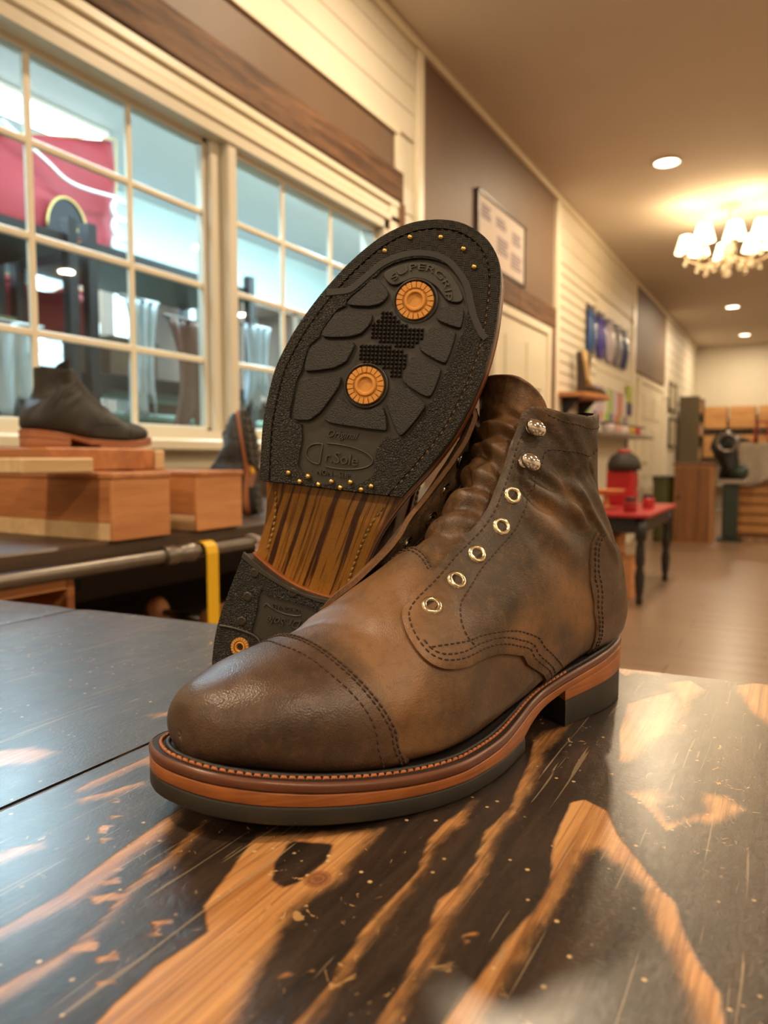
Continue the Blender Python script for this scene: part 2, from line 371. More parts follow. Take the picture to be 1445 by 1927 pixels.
struct(MB().box((5.0, -5, 0), (5.1, 15.5, CEIL_Z)).build('wall_right', M_CREAM))
struct(MB().box((-1.87, -5.1, 0), (5.1, -5.0, CEIL_Z)).build('wall_back', M_CREAM))
def wbox(name, y0, y1, z0, z1, d, mat, parent=None, bev=.002): return MB().box((WX, y0, z0), (WX+d, y1, z1), bev=bev).build(name, mat, parent)
# window: two sliding sashes, each pane and each bar on its own
win = struct(bpy.data.objects.new('window_1', None)); COL.objects.link(win)
fm = MB()
fm.box((WX-.11, .90, 1.06), (WX+.02, .965, 2.14)); fm.box((WX-.11, 3.125, 1.06), (WX+.02, 3.17, 2.14)); fm.box((WX-.11, .90, 2.10), (WX+.02, 3.17, 2.14)); fm.box((WX-.11, .90, 1.06), (WX+.02, 3.17, 1.115))
fm.build('window_frame', M_VINYL, win)
pst = MB().box((WX-.09, 1.985, 1.10), (WX-.02, 2.035, 2.11), bev=.004).box((WX-.075, 2.035, 1.10), (WX+.012, 2.085, 2.11), bev=.006); pst.build('meeting_stile', M_VINYL, win)
for y0, y1, cuts, gx in ((.965, 1.985, (.985, 1.318, 1.658, 1.985), WX-.055), (2.085, 3.125, (2.085, 2.40, 2.74, 3.125), WX-.035)):
    zs = (1.115, 1.36, 1.612, 1.858, 2.10)
    sr = MB()
    for y in (y0, y1-.02): sr.box((gx-.016, y, 1.11), (gx+.016, y+.02, 2.105), bev=.003)
    for z in (1.11, 2.082): sr.box((gx-.016, y0, z), (gx+.016, y1, z+.022), bev=.003)
    sr.build('sash', M_VINYL, win)
    for y in cuts[1:-1]: MB().box((gx-.008, y-.010, 1.115), (gx+.008, y+.010, 2.10), bev=.003).build('muntin_bar', M_TRIM, win)
    for z in zs[1:-1]: MB().box((gx-.0075, y0, z-.010), (gx+.0075, y1, z+.010), bev=.003).build('muntin_bar', M_TRIM, win)
    for i in range(3):
        for j in range(4): MB().add([(gx, cuts[i], zs[j]), (gx, cuts[i+1], zs[j]), (gx, cuts[i+1], zs[j+1]), (gx, cuts[i], zs[j+1])], [(0, 1, 2, 3)]).build('pane', M_GLASS, win)
cs = MB()
for z0, z1, d in ((2.14, 2.175, .030), (2.175, 2.215, .022), (2.215, 2.25, .034)): cs.box((WX, .75, z0), (WX+d, 3.255, z1), bev=.005)
cs.box((WX, 3.17, 1.0), (WX+.03, 3.255, 2.25), bev=.006); cs.box((WX, .75, 1.0), (WX+.03, .90, 2.14), bev=.006); cs.build('window_casing', M_TRIM, win)
MB().box((WX-.02, .72, 1.045), (WX+.09, 3.27, 1.085), bev=.008).box((WX, .75, .985), (WX+.03, 3.25, 1.045), bev=.004).build('window_sill', M_TRIM, win)
# wall finishes, each board its own piece
wbox('barn_board', .2, 3.285, 2.25, 2.395, .040, M_RUSTIC, wall_left, .006); wbox('barn_board', 3.256, 3.30, .9, 2.25, .042, M_RUSTICZ, wall_left, .006)
wbox('brown_panel', -.5, 3.225, 2.395, 2.56, .018, M_BROWN, wall_left)
wbox('wainscot_panel', -1.0, 3.45, .12, .985, .012, M_DARKWALL, wall_left)
struct(wbox('trim_1', -.5, 3.262, 2.56, 2.598, .034, M_TRIM)); struct(wbox('trim_2', 3.226, 3.262, 2.395, 2.56, .030, M_TRIM))
for i, (z0, z1) in enumerate(((2.60, 2.722), (2.725, 2.847), (2.85, 2.972), (2.975, 3.055))): wbox('siding_board', -.5, 3.45, z0, z1, .016, M_CREAM, wall_left, .004)
for i in range(10): z0 = 1.10+i*.1255; wbox('siding_board', 3.302 if z0 < 2.35 else 3.264, 3.45, z0, min(z0+.1225, 2.598), .016, M_CREAM, wall_left, .004)
struct(wbox('trim_3', 3.45, 3.52, 0, 3.055, .036, M_TRIM, bev=.006)); struct(wbox('trim_4', -.5, 15.4, 3.055, 3.10, .045, M_TRIM, bev=.01))
wbox('brown_panel', 3.52, 5.89, 2.20, 3.055, .016, M_BROWN, wall_left); wbox('brown_panel', 3.52, 4.50, .1, 2.04, .014, M_BROWN, wall_left)
wbox('barn_board', 3.54, 5.00, 2.04, 2.20, .042, M_RUSTIC, wall_left, .006); wbox('barn_board', 5.003, 5.91, 2.04, 2.20, .040, M_RUSTIC, wall_left, .006); wbox('barn_board', 5.79, 5.90, .0, 2.04, .040, M_RUSTICZ, wall_left, .006)
struct(wbox('trim_5', 5.93, 6.03, 0, 3.055, .034, M_TRIM, bev=.005)); struct(wbox('trim_6', 9.08, 9.25, 0, 3.055, .034, M_TRIM, bev=.005))
for i in range(18): z0 = 1.02+i*.0880; wbox('slat_board', 6.03, 7.35, z0, z0+.080, .022, M_CREAM, wall_left, .006)
for i in range(9): z0 = 1.02+i*.172; wbox('siding_board', 7.35, 9.08, z0, z0+.169, .018, M_CREAM, wall_left, .004)
for i in range(3): z0 = 2.610+i*.150; wbox('siding_board', 6.03, 9.08, z0, min(z0+.147, 3.055), .016, M_CREAM, wall_left, .004)
wbox('brown_panel', 9.27, 11.50, 2.06, 3.055, .03, M_BROWN, wall_left)
for i in range(8): z0 = 1.9+i*.145; wbox('siding_board', 11.55, 15.4, z0, min(z0+.142, 3.055), .012, M_CREAM, wall_left, .004)
M_DOOR = plain('cream_door_paint', (.72, .66, .50), .4, var=.04, scale=5)
def panel_door(n, y0, y1, z1):
    d = struct(MB().box((WX, y0, .01), (WX+.03, y1, z1), bev=.002).build('door_%d' % n, M_DOOR)); w_ = y1-y0
    for a, b in ((.12, .46), (.54, .88)):
        for c, e in ((.06, .34), (.40, .72), (.78, .94)):
            MB().box((WX+.030, y0+a*w_, c*z1), (WX+.038, y0+b*w_, e*z1), bev=.006).build('door_panel', M_DOOR, d)
    cs_ = MB()
    cs_.box((WX, y0-.09, 0), (WX+.045, y0-.004, z1+.07), bev=.008); cs_.box((WX, y1+.004, 0), (WX+.045, y1+.09, z1+.07), bev=.008); cs_.box((WX, y0-.004, z1+.004), (WX+.045, y1+.004, z1+.07), bev=.008); cs_.build('door_casing', M_TRIM, d)
    kn = MB().lathe([(.026, 0), (.026, .006), (.010, .010), (.010, .035), (.024, .045), (.027, .056), (.018, .066), (.001, .068)], 18, (WX+.03, y0+.08*w_, .95), (1, 0, 0), cap=False); kn.build('door_knob', M_BRASS_D, d, smooth=True)
M_BRASS_D = plain('aged_brass', (.45, .33, .14), .35, 1.0)
panel_door(1, 4.62, 5.69, 1.96); panel_door(2, 9.62, 11.30, 1.94)
# recessed ceiling lamps
M_LAMP = glow('warm_lamp_lens', (1.0, .84, .60), 9.0)
M_CAN = plain('white_lamp_trim', (.85, .80, .72), .4)
names = ['recessed ceiling lamp nearest the chandelier, on its window side', 'round ceiling lamp just beyond the chandelier', 'farthest round ceiling lamp near the end wall']
for i, (x, y) in enumerate(CAN_LIGHTS):
    t = thing('recessed_lamp', names[i] if i < 3 else 'recessed ceiling lamp in the rows over and behind the table', 'ceiling lamp', (x, y, CEIL_Z), 0, 'recessed ceiling lamps')
    MB().lathe([(.082, .0), (.100, .0), (.104, -.004), (.098, -.010), (.084, -.008), (.080, .0)], 32, cap=False).build('trim_ring', M_CAN, t, smooth=True)
    MB().lathe([(.081, -.004), (.04, -.006), (.0005, -.0065)], 28, cap=False).build('lens', M_LAMP, t, smooth=True)
# ---------------------------------------------------------------- the room behind the window
M_BLUEW = plain('storeroom_wall_paint', (.62, .74, .78), .7, var=.05, scale=2)
struct(MB().box((-7.0, -3, -.01), (-6.9, 12, 3.0)).build('wall_beyond', M_BLUEW)); struct(MB().box((-7, 11.9, 0), (WX-.12, 12, 3.0)).build('wall_beyond_far', M_BLUEW)); struct(MB().box((-7, -3.1, 0), (WX-.12, -3, 3.0)).build('wall_beyond_near', M_BLUEW))
struct(MB().box((-7, -3.1, 3.0), (WX-.12, 12, 3.06)).build('ceiling_beyond', plain('storeroom_ceiling', (.50, .52, .53), .8, var=.05)))
pt = struct(MB().box((-4.6, 3.36, 0), (-4.48, 11.9, 3.0)).build('wall_partition', M_BLUEW))
M_TUBE = glow('fluorescent_diffuser', (.80, .95, 1.0), 9.0)
lb = ['long fluorescent ceiling light seen through the upper left panes', 'second fluorescent light behind the first, through the window', 'added unseen fill light just behind the window wall, over the left sash', 'added unseen fill light just behind the window wall, past the right sash']
for (x, y, l), s_ in zip(TUBES, lb):
    t = thing('fluorescent_light', s_, 'ceiling light', (x, y, 3.0), 0, 'fluorescent lights behind the window'); t.location.z = 2.998
    MB().box((-.13, -l/2-.03, -.03), (.13, l/2+.03, 0), bev=.006).build('housing', M_CAN, t); MB().box((-.115, -l/2, -.062), (.115, l/2, -.03), bev=.015).build('diffuser', M_TUBE, t)
# ---------------------------------------------------------------- work table with scorched plank top
STREAKS = [  # hard edge polyline, soft edge polyline (mm on the table top, room axes)
([(-180,222),(-177,211),(-172,195),(-166,176),(-156,167),(-158,148),(-157,132),(-155,124),(-155,112),(-152,60)], [(-121,60),(-121,131),(-121,143),(-127,156),(-133,173),(-137,192),(-134,210),(-137,233),(-139,250)]),
([(-222,223),(-221,211),(-218,186),(-213,160),(-214,137),(-216,118),(-216,40)], [(-208,40),(-208,114),(-207,133),(-203,157),(-206,179),(-212,207),(-217,222)]),
([(-207,222),(-200,194),(-197,173),(-191,158),(-187,140),(-190,121),(-193,105),(-195,40)], [(-186,40),(-185,101),(-183,116),(-181,135),(-186,156),(-191,171),(-194,192),(-204,221)]),
([(-118,282),(-120,265),(-120,251),(-114,230),(-114,216),(-115,200),(-110,164),(-110,149),(-109,137),(-107,60)], [(-103,60),(-104,140),(-105,152),(-106,169),(-109,189),(-109,214),(-111,232),(-114,250),(-112,269),(-116,294)]),
([(-116,371),(-109,342),(-106,319),(-101,291),(-103,267),(-98,244),(-97,229),(-100,217),(-96,199),(-93,181),(-91,160),(-89,149),(-86,60)], [(-82,60),(-85,151),(-86,162),(-88,186),(-91,212),(-91,232),(-95,256),(-96,284),(-98,318),(-104,354),(-104,389),(-102,411),(-112,391)]),
([(-77,100),(-76,168),(-74,191),(-73,211),(-70,228),(-70,244),(-77,272),(-80,309),(-75,315),(-64,309),(-56,291),(-48,279),(-36,261),(-30,255),(-25,238),(-19,225),(-13,216),(-11,204),(-9,193),(-4,100)], [(-12,100),(-17,189),(-19,200),(-27,221),(-35,238),(-41,255),(-52,267),(-60,275),(-63,269),(-64,257),(-63,239),(-65,215),(-66,191),(-66,100)]),
([(-70,360),(-79,405),(-84,453),(-75,472),(-61,496)], [(-53,464),(-52,416),(-57,403),(-62,376),(-64,364)]),
([(-104,540),(-104,521),(-97,510),(-90,520)], [(-77,522),(-72,545)]),
([(-70,508),(-57,522),(-45,503)], [(-51,476),(-48,418),(-52,411),(-55,462)]),
([(-31,523),(-12,544),(25,543)], [(25,430),(-7,445),(-18,468),(-26,495)]),
([(-62,331),(-54,324),(-45,310),(-40,302),(-34,314)], [(-24,318),(-12,338),(-21,348),(-32,347),(-29,329),(-35,318),(-40,312),(-45,323),(-41,336),(-49,343)]),
([(-274,209),(-277,223),(-276,237),(-275,259)], [(-268,257),(-263,248),(-269,248),(-270,231),(-270,215)]),
([(-268,207),(-262,219),(-256,238)], [(-250,233),(-255,217),(-262,205)]),
([(-257,166),(-248,180)], [(-243,176),(-248,160),(-254,151),(-261,156)]),
([(-355,215),(-349,227),(-329,249)], [(-313,238),(-316,222),(-326,196)]),
([(-328,291),(-329,316),(-326,329)], [(-309,311),(-309,293)]),
([(60,100),(70,300),(62,500)], [(85,500),(95,300),(85,100)])]
BLOBS = [[(-165,224),(-150,230),(-146,219),(-147,203),(-150,198),(-155,200),(-161,209)]]
CHIPS = [(-198,164,3.2),(-204,172,2.6),(-208,177,2.2),(-183,144,3.2),(-173,144,2.6),(-165,136,2.0),(-171,163,2.6),(-170,159,2.0),(-122,163,1.6),(-116,168,1.2),(-83,206,1.6),(-83,203,1.2),(-84,202,1.0),(-240,205,2.0),(-236,196,3),(-228,190,2.4),(-252,215,2)]
KNOTS = [(-142,208),(-46,335)]
def table_fields(P):
    """signed streak field (mm, >0 bare wood) and knot distance for points P (metres)"""
    p = P*1000.0; f = np.full(len(p), -40.0)
    for hard, soft in STREAKS:
        poly = np.array(hard+soft, float); lo, hi = poly.min(0)-45, poly.max(0)+45; m = ((p > lo) & (p < hi)).all(1)
        if not m.any(): continue
        q = p[m]; ins = pip(q, poly); nh = len(hard); sel_h = [i < nh-1 for i in range(len(poly))]; sel_s = [not a for a in sel_h]
        dh = seg_dist(q, poly, True, sel_h); ds = seg_dist(q, poly, True, sel_s)
        g = np.where(ins, np.minimum(dh, ds*.2), -np.minimum(dh, ds*.2)); f[m] = np.maximum(f[m], g)
    for b in BLOBS:
        poly = np.array(b, float); ins = pip(p, poly); d = seg_dist(p, poly); f = np.where(ins, -d, np.minimum(f, np.maximum(d, -40)))
    for x, y, r in CHIPS:
        d = r-np.hypot(p[:, 0]-x+1.5*np.sin(p[:, 1]*.9), (p[:, 1]-y)*.7); f = np.maximum(f, np.maximum(d, -40))
    k = np.min([np.hypot((p[:, 0]-x)*1.15, p[:, 1]-y) for x, y in KNOTS], 0)
    return f, k
def table_mat():
    t = NT('scorched_varnished_plank'); v = t.coord(src='Object'); f = t.attr('streak'); kd = t.attr('knot')
    rag = t.math('ADD', t.math('MULTIPLY', t.math('SUBTRACT', t.noise(t.coord((1, .25, 1)), 420, 4, .65), .5), 1.3), t.math('MULTIPLY', t.math('SUBTRACT', t.noise(v, 60, 3), .5), 1.1))
    fr = t.math('ADD', f, rag); m = t.ramp(t.math('MULTIPLY_ADD', fr, .16, .40), [(.34, 0.0), (.62, 1.0)], 'EASE')
    gr = t.noise(t.coord((150, 5, 5)), 1.6, 5, .6, .4); gr2 = t.noise(t.coord((900, 18, 18)), 1.0, 2)
    lightw = t.ramp(t.math('ADD', t.math('MULTIPLY', gr, .8), t.math('MULTIPLY', gr2, .2)), [(.36, (.36, .150, .045)), (.62, (.66, .34, .125))])
    ln = t.ramp(t.noise(t.coord((190, 3, 3)), 1.0, 2, .5, .5), [(.46, 0.0), (.495, 1.0), (.53, 0.0)]); lightw = t.mix(t.math('MULTIPLY', ln, .55), lightw, (.20, .075, .022))
    darkw = t.ramp(t.noise(t.coord((60, 8, 8)), 1.5, 4, .65, .8), [(.35, (.012, .008, .006)), (.70, (.048, .028, .018))])
    kn = t.ramp(t.math('MULTIPLY', kd, .1), [(.0, 1.0), (.45, .85), (.62, 0.0)]); ring_ = t.math('MULTIPLY_ADD', t.math('SINE', t.math('MULTIPLY', kd, 3.2)), .5, .5)
    lightw = t.mix(t.math('MULTIPLY', kn, .85), lightw, t.mix(ring_, (.10, .028, .012), (.24, .085, .035)))
    col = t.mix(m, darkw, lightw)
    crk = t.voro(t.coord((1, .55, 1)), 210, 'DISTANCE_TO_EDGE'); wr = t.noise(t.coord((1, .5, 1)), 330, 4, .75, 1.5)
    # small chips and scratches through the dark stain
    n1 = t.noise(t.coord((1, .8, 1)), 95, 3, .7, 2.0); chips = t.ramp(n1, [(.660, 0.0), (.680, 1.0)]); area = t.ramp(t.noise(v, 9, 2), [(.42, 0.0), (.58, 1.0)])
    col = t.mix(t.math('MULTIPLY', chips, area), col, (.55, .33, .13))
    n2 = t.voro(v, 110); fk = t.ramp(n2, [(.07, 1.0), (.115, 0.0)]); fk = t.math('MULTIPLY', fk, t.ramp(t.noise(v, 30, 2), [(.46, 0.0), (.52, 1.0)])); col = t.mix(fk, col, (.60, .42, .20))
    for ro, sc_, th in ((.4, (260, 9, 9), .72), (-.7, (300, 8, 8), .73), (1.9, (320, 10, 10), .73)):
        s_ = t.ramp(t.noise(t.coord(sc_, rot=(0, 0, ro)), 1.0, 1, .4, 1.2), [(th, 0.0), (th+.02, 1.0)]); col = t.mix(t.math('MULTIPLY', s_, .40), col, (.45, .34, .20))
    hb = t.math('ADD', t.math('MULTIPLY', m, -.5), t.math('ADD', t.math('MULTIPLY', gr, .5), t.math('MULTIPLY', t.noise(v, 240, 3, .7), .55)))
    hb = t.math('ADD', hb, t.math('MULTIPLY', t.noise(v, 45, 3), .8)); hb = t.math('ADD', hb, t.math('MULTIPLY', wr, t.math('MULTIPLY_ADD', m, -.9, 1.0)))
    ro = t.math('ADD', t.math('MULTIPLY', t.noise(v, 60, 4), .20), .28)
    return t.out(col, ro, 0, t.bump(hb, .30, .0012), spec=.55, coat=.8, coat_rough=.27)
M_TABLE = table_mat()
table = thing('work_table', 'heavy plank work table with scorched black and honey-coloured top', 'table', (0, 0, 0))
def plank(x0, x1, fine):
    gap = .0012; x0 += gap; x1 -= gap; endy = lambda x: .5405+.0885*np.asarray(x)
    st = .002 if fine else .02; ys = np.r_[np.arange(-.9, .06, .03), np.arange(.06, .535 if fine else .5, st)]; ys = (ys-ys[0])/(ys[-1]-ys[0])
    xs = np.linspace(x0, x1, max(3, int((x1-x0)/st))); n, m = len(xs), len(ys)
    X, Y = np.meshgrid(xs, ys, indexing='ij'); Yw = -.9+Y*(endy(X)-.004+.9); e = .0012
    V = np.column_stack([X.ravel(), Yw.ravel(), np.full(n*m, TABLE_Z)])
    V[:, 2] -= np.where((np.abs(X-x0) < 1e-6) | (np.abs(X-x1) < 1e-6), .0010, 0).ravel()
    Fc = [(i*m+j, (i+1)*m+j, (i+1)*m+j+1, i*m+j+1) for i in range(n-1) for j in range(m-1)]
    per = [i*m for i in range(n)]+[(n-1)*m+j for j in range(1, m)]+[i*m+m-1 for i in range(n-2, -1, -1)]+[j for j in range(m-2, 0, -1)]
    b = len(V); P0 = V[per].copy(); c = P0.mean(0); R = [P0]
    for dz, ou in ((-.004, .003), (-.046, .003), (-.050, 0)):
        q = P0.copy(); q[:, 2] = TABLE_Z+dz; q[:, 1] += np.where(q[:, 1] > .3, ou, 0); R.append(q)
    V = np.vstack([V]+R); k = len(per)
    for g in range(3):
        for i in range(k): j = (i+1) % k; Fc.append((b+g*k+j, b+g*k+i, b+(g+1)*k+i, b+(g+1)*k+j))
    Fc.append(tuple(range(b+4*k-1, b+3*k-1, -1)))
    me = bpy.data.meshes.new('tabletop_plank'); me.from_pydata(V.tolist(), [], Fc); me.materials.append(M_TABLE)
    f, kd = table_fields(V[:, :2])
    for nm, val in (('streak', f), ('knot', kd)): a = me.attributes.new(nm, 'FLOAT', 'POINT'); a.data.foreach_set('value', val.astype(np.float32))
    me.shade_smooth(); me.set_sharp_from_angle(angle=math.radians(40)); return link('tabletop_plank', me, table)
for x0, x1, fine in ((-.93, -.61, False), (-.61, -.29, False), (-.29, .08, True), (.08, .45, False)): plank(x0, x1, fine)
M_LEG = wood('dark_table_leg_wood', (.03, .018, .012), (.09, .05, .03), 'Z', 1.0, .5)
for x, y in ((-.85, .34), (-.85, -.8), (.33, .45), (.33, -.8)): MB().box((x-.045, y-.045, 0), (x+.045, y+.045, TABLE_Z-.05), bev=.004).build('table_leg', M_LEG, table)
ap = MB()
for lo, hi in (((-.85, .36, .73), (.33, .38, .83)), ((-.85, -.81, .73), (.33, -.79, .83)), ((-.86, -.8, .73), (-.84, .36, .83)), ((.32, -.8, .73), (.34, .40, .83))): ap.box(lo, hi)
ap.build('apron', M_LEG, table)
# ---------------------------------------------------------------- boot leather and rubber
def leather(name, dark, mid, light, rough=.42, lite=.55):
    t = NT(name); v = t.coord()
    big = t.noise(v, 16, 3, .55, .6); med_ = t.noise(v, 70, 3, .6, .4); fine = t.noise(v, 900, 3, .6)
    a = t.attr('lite')
    f = t.math('ADD', t.math('MULTIPLY', big, .60), t.math('MULTIPLY', med_, .32))
    f = t.math('ADD', f, t.math('MULTIPLY', a, lite)); f = t.math('ADD', f, t.math('MULTIPLY', fine, .05))
    col = t.ramp(f, [(.33, dark), (.50, mid), (.80, light)])
    spot = t.noise(v, 240, 4, .7, .5); col = t.mix(t.math('MULTIPLY', t.ramp(spot, [(.52, 0.0), (.70, 1.0)]), .35), col, light); col = t.mix(t.math('MULTIPLY', t.ramp(spot, [(.34, 1.0), (.50, 0.0)]), .22), col, dark)
    scr = t.ramp(t.noise(t.coord((1, 1, 5), rot=(.5, .7, .2)), 120, 2, .5, 2.5), [(.66, 0.0), (.72, 1.0)])
    col = t.mix(t.math('MULTIPLY', scr, .22), col, light)
    grain = t.math('ADD', t.voro(v, 1300), t.math('MULTIPLY', t.noise(v, 260, 3, .65), 1.6))
    nrm = t.bump(grain, .20, .0006, t.bump(t.noise(v, 130, 2, .6, 1.0), .10, .0012))
    ro = t.math('ADD', t.math('MULTIPLY', med_, .30), rough-.08)
    return t.out(col, ro, 0, nrm, spec=.5)
M_CAP = leather('oiled_leather_dark', (.034, .019, .012), (.072, .040, .024), (.16, .085, .047), .30)
M_QTR = leather('oiled_leather_brown', (.024, .015, .0085), (.056, .034, .018), (.215, .105, .043), .40, .70)
M_VAMP = leather('oiled_leather_tan', (.030, .017, .009), (.072, .040, .020), (.21, .105, .044), .40, .62)
M_TONGUE = leather('soft_tongue_leather', (.038, .020, .010), (.115, .060, .026), (.30, .145, .055), .40, .6)
M_RAW = plain('raw_leather_edge', (.19, .095, .043), .9, var=.5, scale=700, bump=.6, bscale=2500)
M_LINING = plain('tan_lining_leather', (.10, .055, .030), .7, scale=60, bump=.1)
M_THREAD = plain('dark_brown_thread', (.050, .024, .014), .7, var=.3, scale=900)
M_WTHREAD = plain('rust_waxed_thread', (.42, .135, .045), .55, var=.25, scale=700)
M_GTHREAD = plain('golden_waxed_thread', (.33, .19, .06), .5, var=.3, scale=700)
M_BTHREAD = plain('blackened_thread', (.06, .042, .022), .5, var=.5, scale=300)
def edge_leather():
    t = NT('polished_leather_edge'); v = t.coord((6, 6, 260)); f = t.noise(v, 3, 4, .6); g = t.noise(t.coord(), 55, 4)
    col = t.ramp(t.math('ADD', t.math('MULTIPLY', f, .5), t.math('MULTIPLY', g, .5)), [(.30, (.17, .050, .013)), (.60, (.36, .115, .028))])
    return t.out(col, .42, 0, t.bump(f, .12, .0005), spec=.5)
M_EDGE = edge_leather()
M_WELT = plain('burnished_welt', (.125, .042, .020), .34, var=.25, scale=50, bump=.08, bscale=900)
M_WTOP = plain('blackened_welt_top', (.022, .018, .016), .45, var=.4, scale=400, bump=.35, bscale=1800)
def rubber_side():
    t = NT('black_rubber'); v = t.coord(); sp = t.ramp(t.voro(v, 420), [(.045, 1.0), (.075, 0.0)])
    sp = t.math('MULTIPLY', sp, t.ramp(t.noise(v, 95, 2), [(.55, 0.0), (.62, 1.0)]))
    col = t.mix(sp, t.mix(t.noise(v, 60), (.017, .0145, .012), (.030, .026, .021)), (.32, .29, .24)); return t.out(col, .58, 0, t.bump(t.noise(v, 900, 3), .15, .0005), spec=.4)
M_RUB = rubber_side()
def rubber_grain():
    t = NT('pebbled_rubber'); w = t.voro(t.coord(), 760, 'DISTANCE_TO_EDGE'); n = t.noise(t.coord(), 700, 3, .6, 1.2)
    h = t.math('ADD', t.math('MULTIPLY', t.math('MINIMUM', w, .25), 3.0), n)
    return t.out(t.mix(n, (.012, .011, .009), (.030, .027, .020)), .40, 0, t.bump(h, 1.0, .0015), spec=.6)
M_GRAIN = rubber_grain()
def rubber_basket():
    t = NT('basketweave_rubber'); v = t.coord(rot=(0, 0, .5)); nz = t.node('ShaderNodeVectorMath', operation='ADD'); sc = t.node('ShaderNodeVectorMath', operation='SCALE')
    t.put(sc.inputs[0], t.noise(v, 120, 2, out=1)); sc.inputs[3].default_value = .0012; t.put(nz.inputs[0], v); t.put(nz.inputs[1], sc.outputs[0]); v2 = nz.outputs[0]
    ck = t.node('ShaderNodeTexChecker'); t.put(ck.inputs[0], v2); ck.inputs['Scale'].default_value = 300
    a = t.wave(v2, 300, 0, 0, 'X'); b = t.wave(v2, 300, 0, 0, 'Y')
    m = t.node('ShaderNodeMix', data_type='FLOAT'); t.put(m.inputs[0], ck.outputs[1]); t.put(m.inputs[2], a); t.put(m.inputs[3], b); h = m.outputs[0]
    return t.out(t.mix(h, (.012, .011, .009), (.050, .045, .036)), .46, 0, t.bump(h, 1.0, .003), spec=.55)
M_BASKET = rubber_basket()
M_SMOOTH = plain('smooth_tread_rubber', (.030, .027, .022), .44, var=.2, scale=80, spec=.55)
M_BLOCK = plain('tread_block_rubber', (.010, .0095, .008), .44, var=.2, scale=200, bump=1.0, bscale=1300, spec=.6)
M_BUTTON = plain('amber_rubber', (.66, .30, .060), .5, var=.12, scale=120, bump=.06, spec=.4)
M_BRASS = plain('brass', (.78, .52, .16), .28, 1.0, var=.2, scale=300)
M_EYELET = plain('pale_brass', (.80, .69, .48), .22, 1.0, var=.1, scale=200)
M_NICKEL = plain('polished_nickel', (.82, .78, .74), .12, 1.0, var=.06, scale=200)
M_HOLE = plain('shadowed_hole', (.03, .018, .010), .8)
def waist_leather():
    t = NT('streaked_waist_leather'); v = t.coord((2.2, 75, 0)); n = t.noise(v, 1.5, 5, .7, .1); n2 = t.noise(t.coord((9, 420, 0)), 1.0, 3, .6); g = t.noise(t.coord(), 1100, 3)
    lo = t.mix(g, (.22, .090, .015), (.50, .235, .042))
    k = t.math('ADD', n, t.math('MULTIPLY', n2, .25)); col = t.mix(t.ramp(k, [(.555, 1.0), (.60, 0.0)]), lo, (.060, .020, .009))
    col = t.mix(t.math('MULTIPLY', t.ramp(k, [(.68, 0.0), (.72, 1.0)]), .7), col, (.09, .030, .010))
    return t.out(col, .33, 0, t.bump(g, .12, .0004), spec=.5)
M_WAIST = waist_leather()

SU, SV = .40, .12                                        # metric scale of the (u, v) surface domain
def chaikin(P, n=2):
    P = np.asarray(P, float)
    for _ in range(n): Q = np.roll(P, -1, 0); P = np.stack([P*.75+Q*.25, P*.25+Q*.75], 1).reshape(-1, P.shape[1])
    return P
CREASE = [  # (polyline in uv, width, depth)
    ([(.641, .215), (.637, .26), (.651, .325), (.675, .38)], .0035, -.0022), ([(.667, .23), (.679, .305), (.705, .39), (.711, .45)], .0038, -.0024), ([(.713, .31), (.75, .40), (.826, .55)], .004, -.0014),
    ([(.649, .375), (.685, .42), (.707, .45)], .004, -.0020), ([(.701, .355), (.723, .425)], .003, -.0012), ([(.655, .24), (.665, .31), (.69, .38)], .005, .0016), ([(.70, .42), (.715, .47), (.72, .53)], .006, .0026),
    ([(.69, .27), (.70, .34), (.73, .41)], .005, .0012), ([(.62, .27), (.625, .33), (.64, .39)], .006, .0012), ([(.60, .30), (.60, .36), (.615, .42)], .0045, -.0009), ([(.48, .30), (.50, .34), (.53, .36)], .008, .0016), ([(.455, .28), (.47, .31), (.50, .33)], .004, -.0009),
    ([(.325, -.16), (.339, -.08), (.345, .045), (.349, .145)], .004, -.0010), ([(.351, -.17), (.365, -.06), (.363, .115)], .005, .0010), ([(.423, -.04), (.407, .085), (.393, .165)], .0035, -.0009), ([(.375, -.1), (.372, .02), (.36, .2), (.35, .35)], .006, -.0007),
    ([(.345, .5), (.38, .42), (.40, .48)], .004, -.0006), ([(.335, .58), (.345, .50)], .003, -.0006), ([(.39, .60), (.45, .56), (.50, .60)], .008, .0010)]
def wrinkles(u, v):
    P = np.stack([u*SU, np.abs(wrap(v))*SV*np.where(np.abs(v) < .2, np.sign(v), 1)], 1); d = np.zeros(len(u))
    for pl, wd, dp in CREASE:
        q = np.array(pl)*np.array([SU, SV]); s = seg_dist(P, q, False); d += dp*np.exp(-(s/wd)**2)
    w = np.sin(u*37+v*5.0)*np.sin(v*23+u*11)+.6*np.sin(u*71-v*31+1.3)*np.sin(v*47+u*19)
    d += .00035*w*np.clip((u-.30)/.2, 0, 1)
    return d
